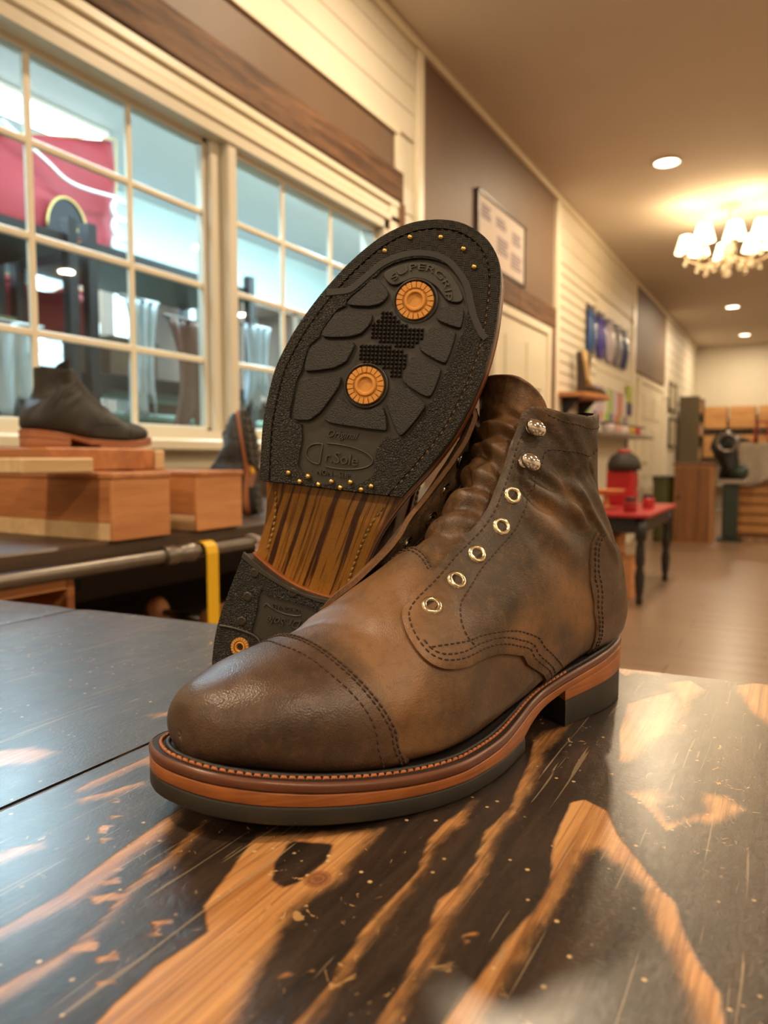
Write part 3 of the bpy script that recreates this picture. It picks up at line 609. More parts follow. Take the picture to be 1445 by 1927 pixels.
TFOLD = [([(.70, -.20), (.701, .005), (.709, .14)], .0050, -.0034), ([(.673, -.20), (.661, .035), (.641, .14)], .0040, -.0030), ([(.613, -.18), (.603, .05), (.611, .16)], .0048, -.0034), ([(.549, -.18), (.559, .04), (.579, .18)], .0042, -.0026), ([(.507, -.18), (.513, .075), (.543, .18)], .0040, -.0022),
         ([(.690, -.05), (.655, .02), (.632, .005)], .0032, -.0022), ([(.75, -.22), (.745, .0), (.76, .12)], .0055, -.0020), ([(.72, -.1), (.735, .03), (.72, .13)], .005, .0026), ([(.685, -.13), (.682, .0), (.672, .10)], .0045, .0022), ([(.635, -.12), (.628, .02), (.625, .08)], .0060, .0026), ([(.58, -.15), (.582, 0), (.592, .12)], .0085, .0028), ([(.53, -.15), (.533, .02), (.545, .13)], .0065, .0016), ([(.66, -.16), (.645, -.06), (.60, -.02)], .003, -.0014)]
def tongue_folds(u, v):
    P = np.stack([u*SU, wrap(v)*SV], 1); d = np.zeros(len(u))
    for pl, wd, dp in TFOLD: s = seg_dist(P, np.array(pl)*np.array([SU, SV]), False); d += dp*np.exp(-(s/wd)**2)
    d -= .0030*np.interp(u, [.46, .50, .60, .68], [0, 1, 1, 0])
    d += np.interp(u, [.56, .62, .76, .82], [0, 1, 1, 0])*.0006*np.sin(v*31+u*50)*np.sin(u*85+v*12)
    return d
def lite_map(u, v):
    """pull-up colour of the oiled leather: paler where it has been flexed over the instep and beside the counter"""
    a = np.abs(wrap(v))
    l = .55*np.exp(-((u-.40)/.055)**2)*np.exp(-(a/.45)**2)+.40*np.exp(-((u-.345)/.03)**2)*np.exp(-((a-.35)/.25)**2)
    l += .62*np.exp(-((u-.605)/.030)**2)*np.exp(-((a-.50)/.13)**2)+.40*np.exp(-((u-.645)/.018)**2)*np.exp(-((a-.31)/.06)**2)+.35*np.exp(-((u-.70)/.02)**2)*np.exp(-((a-.36)/.05)**2)
    l += .30*np.exp(-((u-.52)/.03)**2)*np.exp(-((a-.44)/.05)**2)
    return l
CAP_EDGE = [(.297, 0), (.3005, .175), (.3125, .315), (.3267, .43), (.3387, .525), (.355, .70), (.365, .86)]
CAP_LINE = [(.2655, 0), (.2690, .075), (.2786, .22), (.2906, .32), (.3026, .41), (.3106, .495), (.3226, .66), (.331, .80)]
FACING = [(.8076, .185), (.7675, .14), (.7174, .13), (.6814, .125), (.6433, .135), (.6052, .148), (.5772, .160), (.5471, .162), (.517, .155), (.489, .147), (.4569, .145), (.4248, .145), (.4048, .15), (.3888, .17), (.3788, .22), (.3768, .28), (.3828, .335), (.3988, .375), (.4248, .400), (.4549, .415), (.485, .44), (.509, .48), (.5271, .525), (.5411, .62), (.5491, .745), (.553, .84)]
QTR_REST = [(.58, .86), (.61, .89), (.64, .93), (.664, 1.0), (.72, 1.0), (.80, 1.0), (.90, 1.0), (.972, 1.0), (.968, .86), (.950, .70), (.926, .565), (.894, .445), (.860, .34), (.832, .245)]
LINE2 = [(.885, .62), (.869, .585), (.79, .385), (.7355, .265), (.7034, .245), (.6673, .24), (.6373, .24), (.6112, .25), (.5812, .26), (.5471, .255), (.509, .25), (.479, .255), (.4549, .265), (.4429, .29), (.4389, .315), (.4409, .345), (.4469, .37)]
SWING = [(.3908, .305), (.4128, .325), (.4409, .35), (.4689, .37), (.501, .405), (.5251, .445), (.5451, .50), (.5571, .575), (.5690, .70), (.575, .80)]
COUNTER = [(.7054, .475), (.6774, .455), (.6553, .465), (.6353, .50), (.6212, .55), (.6132, .665), (.6112, .81), (.62, .90)]
EYELETS = [(.4188, .215), (.4669, .215), (.515, .215), (.5691, .225), (.6152, .20)]
HOOKS = [(.6774, .20), (.7515, .20)]
TXT = None
def text_mesh(s, size, depth):
    cu = bpy.data.curves.new('lettering', 'FONT'); cu.body = s; cu.size = size; cu.extrude = depth; cu.align_x = 'CENTER'; cu.resolution_u = 3
    ob = bpy.data.objects.new('lettering', cu); COL.objects.link(ob); dg = bpy.context.evaluated_depsgraph_get(); me = bpy.data.meshes.new_from_object(ob.evaluated_get(dg))
    V = np.array([tuple(v.co) for v in me.vertices]); Fc = [tuple(p.vertices) for p in me.polygons]
    bpy.data.objects.remove(ob); bpy.data.curves.remove(cu); bpy.data.meshes.remove(me); return V, Fc
class Boot:
    def __init__(s, root, mirror=False, step=.0017, mats=None):
        s.root = root; s.mir = mirror; s.step = step; s.M = dict(cap=M_CAP, qtr=M_QTR, vamp=M_VAMP, tongue=M_TONGUE, raw=M_RAW, lining=M_LINING, edge=M_EDGE, welt=M_WELT, wtop=M_WTOP, rub=M_RUB, thread=M_THREAD, wthread=M_WTHREAD)
        if mats: s.M.update(mats)
    def emit(s, name, V, Fc, mats, mi=None, parent=None, smooth=True, auto=None, kind=None, lite=None, label=None):
        V = np.asarray(V, float).copy()
        if s.mir: V[:, 1] *= -1; Fc = [tuple(reversed(f)) for f in Fc]
        me = bpy.data.meshes.new(name); me.from_pydata(V.tolist(), [], [tuple(int(i) for i in f) for f in Fc])
        mats = mats if isinstance(mats, (list, tuple)) else [mats]
        for m in mats: me.materials.append(m)
        if mi is not None: me.polygons.foreach_set('material_index', mi)
        if lite is not None: a = me.attributes.new('lite', 'FLOAT', 'POINT'); a.data.foreach_set('value', np.asarray(lite, np.float32))
        if smooth: me.shade_smooth()
        if auto is not None: me.set_sharp_from_angle(angle=math.radians(auto))
        return link(name, me, parent if parent is not None else s.root, kind, label)
    def at(s, u, v, off, extra=None):
        u = np.asarray(u, float); v = np.asarray(v, float)
        d = wrinkles(u, v)*np.interp(u, [.25, .32], [0, 1]) + (extra(u, v) if extra else 0)
        return base(u, v)+base_n(u, v)*(off+d)[:, None]
    def panel(s, name, poly, t0, t1, mats, parent=None, extra=None, sharp=None, bev=.0005, label=None):
        loop = np.asarray(poly, float)*np.array([SU, SV])
        a = loop[:, 0]*np.roll(loop[:, 1], -1)-np.roll(loop[:, 0], -1)*loop[:, 1]
        if a.sum() < 0: loop = loop[::-1]
        loop = resample(loop, s.step, True); V2, T, L = fill2d(loop, s.step); L = L[0]
        u, v = V2[:, 0]/SU, V2[:, 1]/SV; off = np.full(len(u), t1); isb = np.zeros(len(u), bool); isb[L] = True; off[isb] -= bev
        P = s.at(u, v, off, extra); ub, vb = u[L], v[L]; R1 = P[L]; R2 = s.at(ub, vb, np.full(len(L), t0), extra)
        # winding so that the outside faces out
        Fc = []; n0 = base_n(u, v)
        f = T[len(T)//2]; q = np.cross(P[f[1]]-P[f[0]], P[f[2]]-P[f[0]]); flip = (q@n0[f[0]]) < 0
        Fc = [tuple(reversed(t)) if flip else t for t in T]; nb = len(L); b = len(P); V = np.vstack([P, R1, R2]); mi = [0]*len(Fc)
        for i in range(nb):
            j = (i+1) % nb; q = (b+i, b+j, b+nb+j, b+nb+i); Fc.append(q if flip else tuple(reversed(q))); mi.append(1 if len(mats) > 1 else 0)
        tip = [i for i in L if u[i] < 1e-6]
        if len(tip) > 3: Fc.append(tuple(tip)); mi.append(0)
        lt = lite_map(np.r_[u, ub, ub], np.r_[v, vb, vb])
        return s.emit(name, V, Fc, list(mats), mi, parent, lite=lt, label=label)
    def stitches(s, name, poly, off, mat, parent, pitch=.0034, ln=.0026, r=.00042, extra=None, v_is_uv=True):
        pl = np.asarray(poly, float)
        m = open_cr(pl*np.array([SU, SV]), 6); d = resample(m, .0006)
        P = s.at(d[:, 0]/SU, d[:, 1]/SV, np.full(len(d), off), extra); N = base_n(d[:, 0]/SU, d[:, 1]/SV)
        return s.stitch3(name, P, N, mat, parent, pitch, ln, r)
    def stitch3(s, name, P, N, mat, parent, pitch, ln, r):
        Ls = np.r_[0, np.cumsum(np.linalg.norm(np.diff(P, axis=0), axis=1))]; k = int(Ls[-1]/pitch); V = []; Fc = []
        for i in range(k):
            c = (i+.5)*pitch; p = np.array([np.interp(c+o, Ls, P[:, 0]) for o in (-ln/2, 0, ln/2)]); 
            A = np.stack([[np.interp(c+o, Ls, P[:, j]) for j in range(3)] for o in (-ln/2, -ln*.3, ln*.3, ln/2)]); n = np.array([np.interp(c, Ls, N[:, j]) for j in range(3)])
            t = A[3]-A[0]; t /= np.linalg.norm(t)+1e-12; b = np.cross(n, t); b0 = len(V)
            for q, rr, lift in zip(A, (.35, 1, 1, .35), (-.5, .45, .45, -.5)):
                for h in range(6): an = h*math.pi/3; V.append(q+n*(r*lift)+(b*math.cos(an)+n*math.sin(an))*r*rr)
            for g in range(3):
                for h in range(6): h2 = (h+1) % 6; Fc.append((b0+g*6+h, b0+g*6+h2, b0+g*6+6+h2, b0+g*6+6+h))
            Fc.append(tuple(range(b0+5, b0-1, -1))); Fc.append(tuple(range(b0+18, b0+24)))
        return s.emit(name, V, Fc, mat, None, parent, kind='stuff')
    def slab(s, name, outline, zb, zt, mats, parent=None, r=.0008, step=.006, mi_top=0, mi_bot=0, mi_side=0, flare=0.0):
        o = resample(outline, .0035, True)
        if (o[:, 0]*np.roll(o[:, 1], -1)-np.roll(o[:, 0], -1)*o[:, 1]).sum() < 0: o = o[::-1]
        rings = []
        for ins, h in ((r, 0.0), (r*.3, .3), (0, 1.0), (0, -1.0), (r*.3, -.3), (r, 0.0)):
            q = inset(o, ins); k = len(rings)
            zz = zb(o[:, 0])+h*r if k < 3 else zt(o[:, 0])+h*r
            rings.append(np.column_stack([q, zz]))
        n = len(o); V = np.vstack(rings).tolist(); Fc = []; mi = []
        for g in range(5):
            for i in range(n): j = (i+1) % n; Fc.append((g*n+i, g*n+j, g*n+n+j, g*n+n+i)); mi.append(mi_side)
        for base_i, z, rev, m in ((0, zb, True, mi_bot), (5*n, zt, False, mi_top)):
            V2, T, L = fill2d(inset(o, r), step); b = len(V); V += np.column_stack([V2, z(V2[:, 0])]).tolist()
            f = T[0]; a_, b_, c_ = V2[f[0]], V2[f[1]], V2[f[2]]; ccw = ((b_[0]-a_[0])*(c_[1]-a_[1])-(b_[1]-a_[1])*(c_[0]-a_[0])) > 0
            for t in T: t2 = t if ccw != rev else tuple(reversed(t)); Fc.append(tuple(i+b for i in t2)); mi.append(m)
        return s.emit(name, V, Fc, mats, mi, parent, auto=50)
    # ------------------------------------------------ the whole boot
    def sole(s, stitch=True, welt_thread=True):
        M = s.M; lx = SOLE
        def clip(keep): return np.array([p for p in lx if keep(p)])
        # rubber half sole: rear edge runs from x=.1225 (lateral) to .1457 (medial)
        rear = lambda y: .1341-.0116*y/.0375
        hs = [p for p in resample(lx, .002, True) if p[0] > rear(p[1])]
        hs = np.array(hs); k = np.argmax(np.linalg.norm(np.diff(np.vstack([hs, hs[:1]]), axis=0), axis=1)); hs = np.roll(hs, -(k+1), 0)
        heel = np.array([p for p in resample(lx, .002, True) if p[0] < .083]); k = np.argmax(np.linalg.norm(np.diff(np.vstack([heel, heel[:1]]), axis=0), axis=1)); heel = np.roll(heel, -(k+1), 0)
        a, b = heel[-1], heel[0]; arc = [(a*(1-t)+b*t)-np.array([.006*math.sin(math.pi*t), 0]) for t in np.linspace(.04, .96, 14)]; heel = np.vstack([heel, arc])
        s.half_sole = hs; s.heel = heel
        s.slab('outsole', hs, lambda x: spring(x)+0*x, lambda x: rubber_top(x), M['rub'], r=.0011)
        s.slab('heel_lift', inset(heel, .0006), lambda x: 0*x, heel_rubber_top, M['rub'], r=.0009)
        s.slab('heel_stack', heel, heel_rubber_top, lambda x: mid_bottom(x)+.0002, M['edge'], r=.0004)
        s.slab('midsole', lx, mid_bottom, lambda x: welt_z(x)-.0046, [M['edge'], s.M.get('waist', M['edge'])], r=.0005, mi_bot=1)
        wl = s.slab('welt', inset(lx, -.0003), lambda x: welt_z(x)-.0045, welt_z, [M['welt'], M['wtop']], r=.0014, mi_top=1)
        if stitch and welt_thread:
            q = inset(lx, np.interp(lx[:, 0], [0, .09, .15, .3], [.0022, .0026, .0040, .0046])); q = q[(q[:, 0] > .075)]
            k = np.argmax(np.linalg.norm(np.diff(np.vstack([q, q[:1]]), axis=0), axis=1)); q = np.roll(q, -(k+1), 0); q = resample(q, .001)
            P = np.column_stack([q, welt_z(q[:, 0])+.0002]); N = np.tile([0, 0, 1.0], (len(P), 1))
            s.stitch3('welt_stitching', P, N, M['wthread'], wl, .0034, .0031, .00075)
            rnd = inset(lx, np.interp(lx[:, 0], [0, .09, .15, .3], [.0026, .0034, .0062, .0074]))
            mb = MB().tube(np.column_stack([resample(rnd, .004, True), welt_z(resample(rnd, .004, True)[:, 0])+.0004]), .0011, 8, closed=True)
            s.emit('storm_rand', mb.v, mb.f, M['wtop'], None, wl)
    def upper(s, detail=True):
        M = s.M; E_ = CAP_EDGE; sym = lambda L: [(u, -v) for u, v in reversed(L) if v > 0]+list(L)
        # vamp runs under the toe cap and the quarters
        vamp = [(.26, v) for v in np.linspace(.88, -.88, 40)]+[(np.interp(abs(v), [0, .08, .12, .16, .30, .5, .88], [.472, .468, .459, .47, .50, .565, .575]), v) for v in np.linspace(-.88, .88, 60)]
        vp = s.panel('vamp', vamp, -.001, .0011, [M['vamp'], M['raw']])
        ce = open_cr(np.array(sym(E_))[:, ::-1], 6)[:, ::-1]
        cap = [(.0, v) for v in np.linspace(.999, -.999, 34)]+[(.10, -.999), (.135, -.93), (.17, -.90)]+[tuple(p) for p in ce]+[(.17, .90), (.135, .93), (.10, .999)]
        cp = s.panel('toe_cap', cap, .0000, .0026, [M['cap'], M['raw']])
        tongue = [(.44, .17), (.50, .17), (.58, .19), (.66, .23), (.74, .28), (.80, .30), (.855, .28), (.89, .175), (.925, .07), (.945, .02), (.953, -.04), (.950, -.11), (.94, -.17), (.90, -.24), (.83, -.30), (.74, -.28), (.66, -.23), (.58, -.19), (.50, -.17), (.44, -.17)]
        tg = s.panel('tongue', chaikin(tongue, 2), -.0032, -.0008, [M['tongue'], M['raw']], extra=tongue_folds)
        s.panel('lining', [(.56, .20), (.64, .17), (.70, .17), (.77, .19), (.815, .23), (.860, .36), (.894, .46), (.926, .575), (.948, .72), (.964, .88), (.968, 1.0), (.964, 1.12), (.948, 1.28), (.926, 1.425), (.894, 1.54), (.860, 1.64), (.815, 1.77), (.77, 1.81), (.70, 1.83), (.64, 1.83), (.56, 1.80), (.58, 1.5), (.68, 1.0), (.58, .5)], -.0022, -.0006, [M['lining'], M['lining']])
        qs = []
        for sd in (1, -1):
            flare = (lambda u, v: np.exp(-((np.abs(wrap(v))-.14)/.05)**2)*np.interp(u, [.40, .48, .62, .82], [.0010, .0075, .0080, .0020])) if sd < 0 else (lambda u, v: np.exp(-((np.abs(wrap(v))-.14)/.05)**2)*np.interp(u, [.42, .5, .70, .82], [0, .0008, .0022, .0030]))
            poly = [(u, sd*(v if sd > 0 else v-.030*max(0.0, 1-abs(v-.15)/.12))) for u, v in FACING+QTR_REST]
            pl = np.asarray(poly); fl = open_cr(pl[:len(FACING)], 4); poly = np.vstack([fl, pl[len(FACING):]])
            q = s.panel('quarter', poly, .0004, .0034, [M['qtr'], M['raw']], extra=flare); qs.append(q)
            if not detail: continue
            sg = lambda L: [(u, sd*v) for u, v in L]
            ins = inset(np.array(FACING)*np.array([SU, SV]), -.0028)/np.array([SU, SV])
            s.stitches('edge_stitching', sg(ins[2:-1].tolist()), .0034, M['thread'], q, extra=flare)
            s.stitches('facing_stitching', sg(LINE2), .0034, M['thread'], q, extra=flare, pitch=.0030, ln=.0024, r=.00036)
            s.stitches('swing_stitching', sg(SWING), .0034, M['thread'], q, extra=flare)
            ins2 = inset(np.array(FACING)*np.array([SU, SV]), -.0046)/np.array([SU, SV])
            s.stitches('swing_stitching', sg(ins2[15:-1].tolist()), .0034, M['thread'], q, extra=flare)
            col = [(.832, .27), (.855, .36), (.888, .46), (.919, .58), (.943, .72), (.960, .87), (.964, .98)]
            s.stitches('collar_stitching', sg([(u-.012, v) for u, v in col]), .0034, M['thread'], q, extra=flare, pitch=.0028, ln=.0022, r=.00034)
            for u, v in EYELETS:
                P = s.at(np.array([u]), np.array([sd*v]), np.array([.0034]), flare)[0]; N = base_n(np.array([u]), np.array([sd*v]))[0]
                mb = MB().lathe([(.0026, -.0006), (.0026, .0006), (.0031, .0011), (.0040, .0011), (.0047, .0005), (.0050, -.0004)], 28, P, N, 0, cap=False)
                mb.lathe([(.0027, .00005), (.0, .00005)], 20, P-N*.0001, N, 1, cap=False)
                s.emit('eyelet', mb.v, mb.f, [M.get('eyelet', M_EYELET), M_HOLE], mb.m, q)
            for u, v in HOOKS:
                P = s.at(np.array([u]), np.array([sd*v]), np.array([.0034]), flare)[0]; N = base_n(np.array([u]), np.array([sd*v]))[0]
                dv = base(np.array([u]), np.array([sd*(v+.02)]))[0]-base(np.array([u]), np.array([sd*(v-.02)]))[0]; dv /= np.linalg.norm(dv)
                w_ = np.cross(N, dv); Q = P-dv*.0024
                mb = MB().lathe([(.0038, -.0004), (.0038, .0005), (.0030, .0010), (.0019, .0012), (.0017, .0030)], 20, Q, N, 0)
                # domed head curling back over the base
                for g in range(9):
                    pass
                cN = Q+N*.0048+dv*.0020; V = []; n1, n2 = 20, 12
                for i in range(n2+1):
                    th = math.pi*i/n2
                    for k in range(n1):
                        an = 2*math.pi*k/n1; V.append(cN+dv*(-.0058*math.cos(th))+ (w_*math.cos(an)*.0043+N*math.sin(an)*.0036)*math.sin(th))
                mb.add(V, [(i*n1+k, i*n1+(k+1) % n1, (i+1)*n1+(k+1) % n1, (i+1)*n1+k) for i in range(n2) for k in range(n1)])
                s.emit('lace_hook', mb.v, mb.f, M.get('hook', M_NICKEL), None, q)
        top = [(.7054, .475), (.74, .60), (.78, .76), (.803, .90), (.808, 1.0)]
        cpoly = [(u, v) for u, v in reversed(COUNTER)]+top[1:]+[(u, 2-v) for u, v in reversed(top[:-1])]+[(u, 2-v) for u, v in COUNTER[1:]]+[(.655, 1.06), (.66, 1.0), (.655, .94)]
        ct = s.panel('heel_counter', cpoly, .0028, .0048, [M['cap'], M['raw']])
        if detail:
            for L in (COUNTER, [(u, 2-v) for u, v in COUNTER]):
                o = np.array(L)*np.array([SU, SV]); sg_ = 1 if L is COUNTER else -1
                for d in (.0024, .0048): s.stitches('counter_stitching', (inset(o, sg_*d*(-1))/np.array([SU, SV])).tolist()[0:-1] if False else [(u+ (d/SU)*.75, v+sg_*(d/SV)*.55) for u, v in L[:-1]], .0049, M['thread'], ct, pitch=.003, ln=.0024, r=.00036)
            for d in (.0014, .0032):
                s.stitches('cap_stitching', [(u-d/SU, v) for u, v in [(p[0], p[1]) for p in sym(E_)][1:-1]], .0027, M['thread'], cp, pitch=.0032, ln=.0026)
            s.stitches('cap_stitching', sym(CAP_LINE), .0027, M['thread'], cp, pitch=.0034, ln=.0026, r=.00036)
            th = [(.461, -.13), (.468, -.08), (.472, -.03), (.472, .03), (.468, .08), (.461, .13)]
            for d, rr in ((.0022, .0004), (.0042, .0004)): s.stitches('throat_stitching', [(u-d/SU, v) for u, v in th], .0012, M['thread'], vp, pitch=.003, ln=.0024, r=rr)
        return qs
# ------------------------------------------------ front boot (left foot) standing on the table
boot = thing('lace_up_boot', 'brown leather cap-toe boot standing upright on the table', 'boot', (-.1077, .4839, TABLE_Z), math.radians(248.93), 'pair of brown leather boots')
b1 = Boot(boot); b1.sole(); b1.upper()
# ------------------------------------------------ second boot (right foot) propped on its heel, sole to the camera
boot2 = thing('lace_up_boot', 'boot propped on its heel behind, black patterned rubber sole with amber studs showing', 'boot', (0, 0, 0), 0, 'pair of brown leather boots')
_a = Vector((0.3502101483, 0.1916492421, 0.9168551794)); _w = Vector((0.8936835369, 0.2247669052, -0.388342084)); _n = Vector((0.2805041673, -0.9553797184, 0.0925581213)); _O = Vector((-0.270673, 0.319349, 0.884960)) + _n*.003
boot2.matrix_world = Matrix(((_a.x, _w.x, -_n.x, _O.x), (_a.y, _w.y, -_n.y, _O.y), (_a.z, _w.z, -_n.z, _O.z+.0005), (0, 0, 0, 1)))
b2 = Boot(boot2, mirror=True, mats=dict(waist=M_WAIST, rub=M_SMOOTH)); b2.sole(); b2.upper()
OUTS2 = [c for c in boot2.children if c.name.startswith('outsole')][0]; HEEL2 = [c for c in boot2.children if c.name.startswith('heel_lift')][0]; MID2 = [c for c in boot2.children if c.name.startswith('midsole')][0]
R2L = np.array([.001, -.001])                               # tread drawn in millimetres of the right boot, seen from below (y to the right)
def tread(P): return np.asarray(P, float)*R2L
def relief(name, poly, h0, h1, mat, parent, step=.004, bev=.0006, label=None, smooth_corners=1, kind=None, zfun=spring):
    """a raised island of the sole: outline poly, from depth h0 (sunk) to h1 (proud, nearest the ground)"""
    o = chaikin(poly, smooth_corners) if smooth_corners else np.asarray(poly, float)
    if (o[:, 0]*np.roll(o[:, 1], -1)-np.roll(o[:, 0], -1)*o[:, 1]).sum() < 0: o = o[::-1]
    o = resample(o, .0012, True); n = len(o); rings = [(0, h0), (0, h1+bev), (bev*.35, h1+bev*.3), (bev, h1)]; V = []; Fc = []
    for ins, h in rings: q = inset(o, ins); V += np.column_stack([q, zfun(q[:, 0])+h]).tolist()
    for g in range(3):
        for i in range(n): j = (i+1) % n; Fc.append((g*n+j, g*n+i, g*n+n+i, g*n+n+j))
    V2, T, L = fill2d(inset(o, bev), step); b = len(V); V += np.column_stack([V2, zfun(V2[:, 0])+h1]).tolist()
    f = T[0]; a_, b_, c_ = V2[f[0]], V2[f[1]], V2[f[2]]; ccw = ((b_[0]-a_[0])*(c_[1]-a_[1])-(b_[1]-a_[1])*(c_[0]-a_[0])) > 0
    Fc += [tuple(i+b for i in (reversed(t) if ccw else t)) for t in T]
    return b2.emit(name, V, Fc, mat, None, parent, auto=40, kind=kind, label=label)
HS = b2.half_sole
def ring(name, outer, inner, h, mat, parent, hb=.003, zfun=spring):
    outer = resample(outer, .002, True); inner = resample(inner, .002, True)
    V2, T, L = fill2d(outer, .004, [inner]); V = np.column_stack([V2, zfun(V2[:, 0])+h]).tolist(); Fc = []
    f = T[0]; a_, b_, c_ = V2[f[0]], V2[f[1]], V2[f[2]]; ccw = ((b_[0]-a_[0])*(c_[1]-a_[1])-(b_[1]-a_[1])*(c_[0]-a_[0])) > 0
    Fc = [tuple(reversed(t)) if ccw else t for t in T]
    for l in L:
        b = len(V); n = len(l); V += [V[i] for i in l]; V += [(V[i][0], V[i][1], V[i][2]-h+hb) for i in l]
        Fc += [(b+i, b+(i+1) % n, b+n+(i+1) % n, b+n+i) for i in range(n)]
    return b2.emit(name, V, Fc, mat, None, parent, auto=40)
def clip_loop(P, keep): 
    q = np.array([p for p in P if keep(p)]); k = np.argmax(np.linalg.norm(np.diff(np.vstack([q, q[:1]]), axis=0), axis=1)); return np.roll(q, -(k+1), 0)
rearx = lambda y, d=0: .1341-.0116*y/.0375+d
G_OUT = inset(HS, np.where(HS[:, 0] < rearx(HS[:, 1])+.003, .0002, .0002)); D = resample(SOLE, .002, True)
RIM_IN = inset(D, .0056); RIM_IN = clip_loop(RIM_IN, lambda p: p[0] > rearx(p[1], .0004))
PL_OUT = inset(D, .0068); PL_OUT = clip_loop(PL_OUT, lambda p: p[0] > rearx(p[1], .0012))
TREAD = {
'recess': [(252.0,-25.4),(256.8,-24.2),(262.8,-19.2),(268.9,-10.8),(272.0,-1.1),(272.0,9.4),(266.7,18.0),(258.6,26.1),(250.2,30.0),(241.3,32.5),(237.5,31.3),(222.0,33.2),(217.7,31.7),(202.5,32.8),(198.0,30.8),(187.3,28.9),(176.0,26.2),(172.0,12.6),(143.6,20.8),(132.0,-21.2),(161.9,-28.9),(161.2,-35.9),(161.8,-38.9),(182.5,-43.4),(185.9,-42.7),(189.8,-42.7),(200.2,-44.4),(204.3,-43.9),(209.4,-40.5),(210.0,-41.2),(212.7,-41.2),(218.8,-39.9),(227.5,-37.8),(230.9,-33.3),(231.6,-35.1),(234.1,-34.9),(245.3,-29.2)],
'A': [(249.3,-26.9),(250.4,-24.0),(247.0,-15.6),(243.2,-13.7),(236.3,-17.3),(230.9,-32.3),(232.5,-34.4),(244.3,-28.5)],
'B': [(226.8,-36.9),(232.0,-20.3),(230.9,-17.3),(226.0,-16.4),(217.3,-19.8),(209.5,-38.1),(211.2,-40.3),(217.8,-39.1)],
'C': [(204.6,-41.7),(214.2,-21.8),(212.1,-19.4),(199.1,-20.6),(188.7,-39.2),(189.7,-41.5),(199.7,-43.0)],
'D': [(185.0,-39.4),(194.4,-21.4),(192.5,-18.9),(186.3,-18.7),(166.2,-24.1),(161.8,-34.1),(163.5,-36.9),(181.0,-40.7)],
'E': [(249.6,16.6),(252.7,25.6),(251.0,27.8),(242.8,30.2),(241.1,28.8),(240.9,16.9),(243.0,14.6),(247.8,15.3)],
'F': [(237.0,15.9),(239.5,27.4),(237.8,29.3),(222.8,31.0),(220.6,29.5),(222.3,15.3),(224.6,13.6),(235.3,14.5)],
'G': [(218.7,13.4),(218.7,27.6),(217.1,30.3),(203.4,31.0),(200.7,28.7),(203.0,13.9),(206.8,11.1),(216.9,12.0)],
'H': [(200.4,10.4),(202.5,14.6),(198.2,28.7),(195.8,30.4),(177.5,25.2),(176.6,22.3),(188.3,10.3),(193.3,9.0)],
'I': [(182.5,-16.3),(183.4,-14.8),(180.8,-9.9),(180.3,-6.1),(181.2,-0.8),(184.0,3.8),(186.4,5.0),(187.5,7.8),(186.7,9.7),(177.6,15.8),(175.6,14.7),(168.8,-11.7),(167.9,-17.8),(169.4,-19.5)]}
PADS = [[(237.2,-12.6),(237.4,-9.9),(233.0,-2.7),(232.9,4.0),(236.3,10.8),(233.7,13.2),(222.5,10.7),(221.0,8.7),(218.5,-12.9),(219.8,-15.2),(227.8,-16.1)],
        [(216.3,-15.9),(217.9,-10.3),(220.1,7.7),(218.5,10.7),(205.3,10.2),(203.2,8.2),(207.6,0.0),(207.6,-4.5),(204.6,-14.3),(206.3,-17.0),(212.9,-17.4)]]
BADGE = [(253.3,-22.3),(255.7,-22.0),(260.6,-18.1),(266.2,-10.7),(269.7,-1.1),(269.2,9.1),(264.6,16.8),(258.0,24.0),(255.5,24.3),(253.5,21.4),(252.9,16.5),(255.6,12.4),(258.2,7.7),(259.5,1.0),(258.4,-5.2),(254.4,-9.5),(250.9,-12.9),(250.1,-16.5)]
WAVE = [(233.2,-47.6),(235.5,-42.8),(239.9,-35.6),(249.1,-30.8),(258.4,-26.2),(265.2,-20.4),(271.1,-11.9),(274.2,-2.1),(273.9,6.9),(270.2,15.2),(264.2,23.0),(256.4,28.8),(249.6,34.1),(243.5,40.8),(241.5,44.8)]
# rim and tread plate: split at the wave line into a basketweave toe and a pebbled body
wv = open_cr(np.array(WAVE), 6)*R2L
wside = lambda P: P[:, 0] > np.interp(P[:, 1], wv[::-1][:, 1], wv[::-1][:, 0], left=.2385, right=.2295)
rec = chaikin(tread(TREAD['recess']), 1)
def split_faces(ob):                                         # material 0 basketweave / 1 pebbled by side of the wave line
    me = ob.data; c = np.zeros(len(me.polygons)*3); me.polygons.foreach_get('center', c); c = c.reshape(-1, 3)[:, :2]*np.array([1, -1])
    me.materials.append(M_GRAIN); me.polygons.foreach_set('material_index', np.where(wside(c), 0, 1).astype(np.int32))
split_faces(ring('tread_rim', inset(HS, .0004), RIM_IN, -.0018, M_BASKET, OUTS2))
split_faces(ring('tread_plate', PL_OUT, rec, -.0018, M_BASKET, OUTS2))
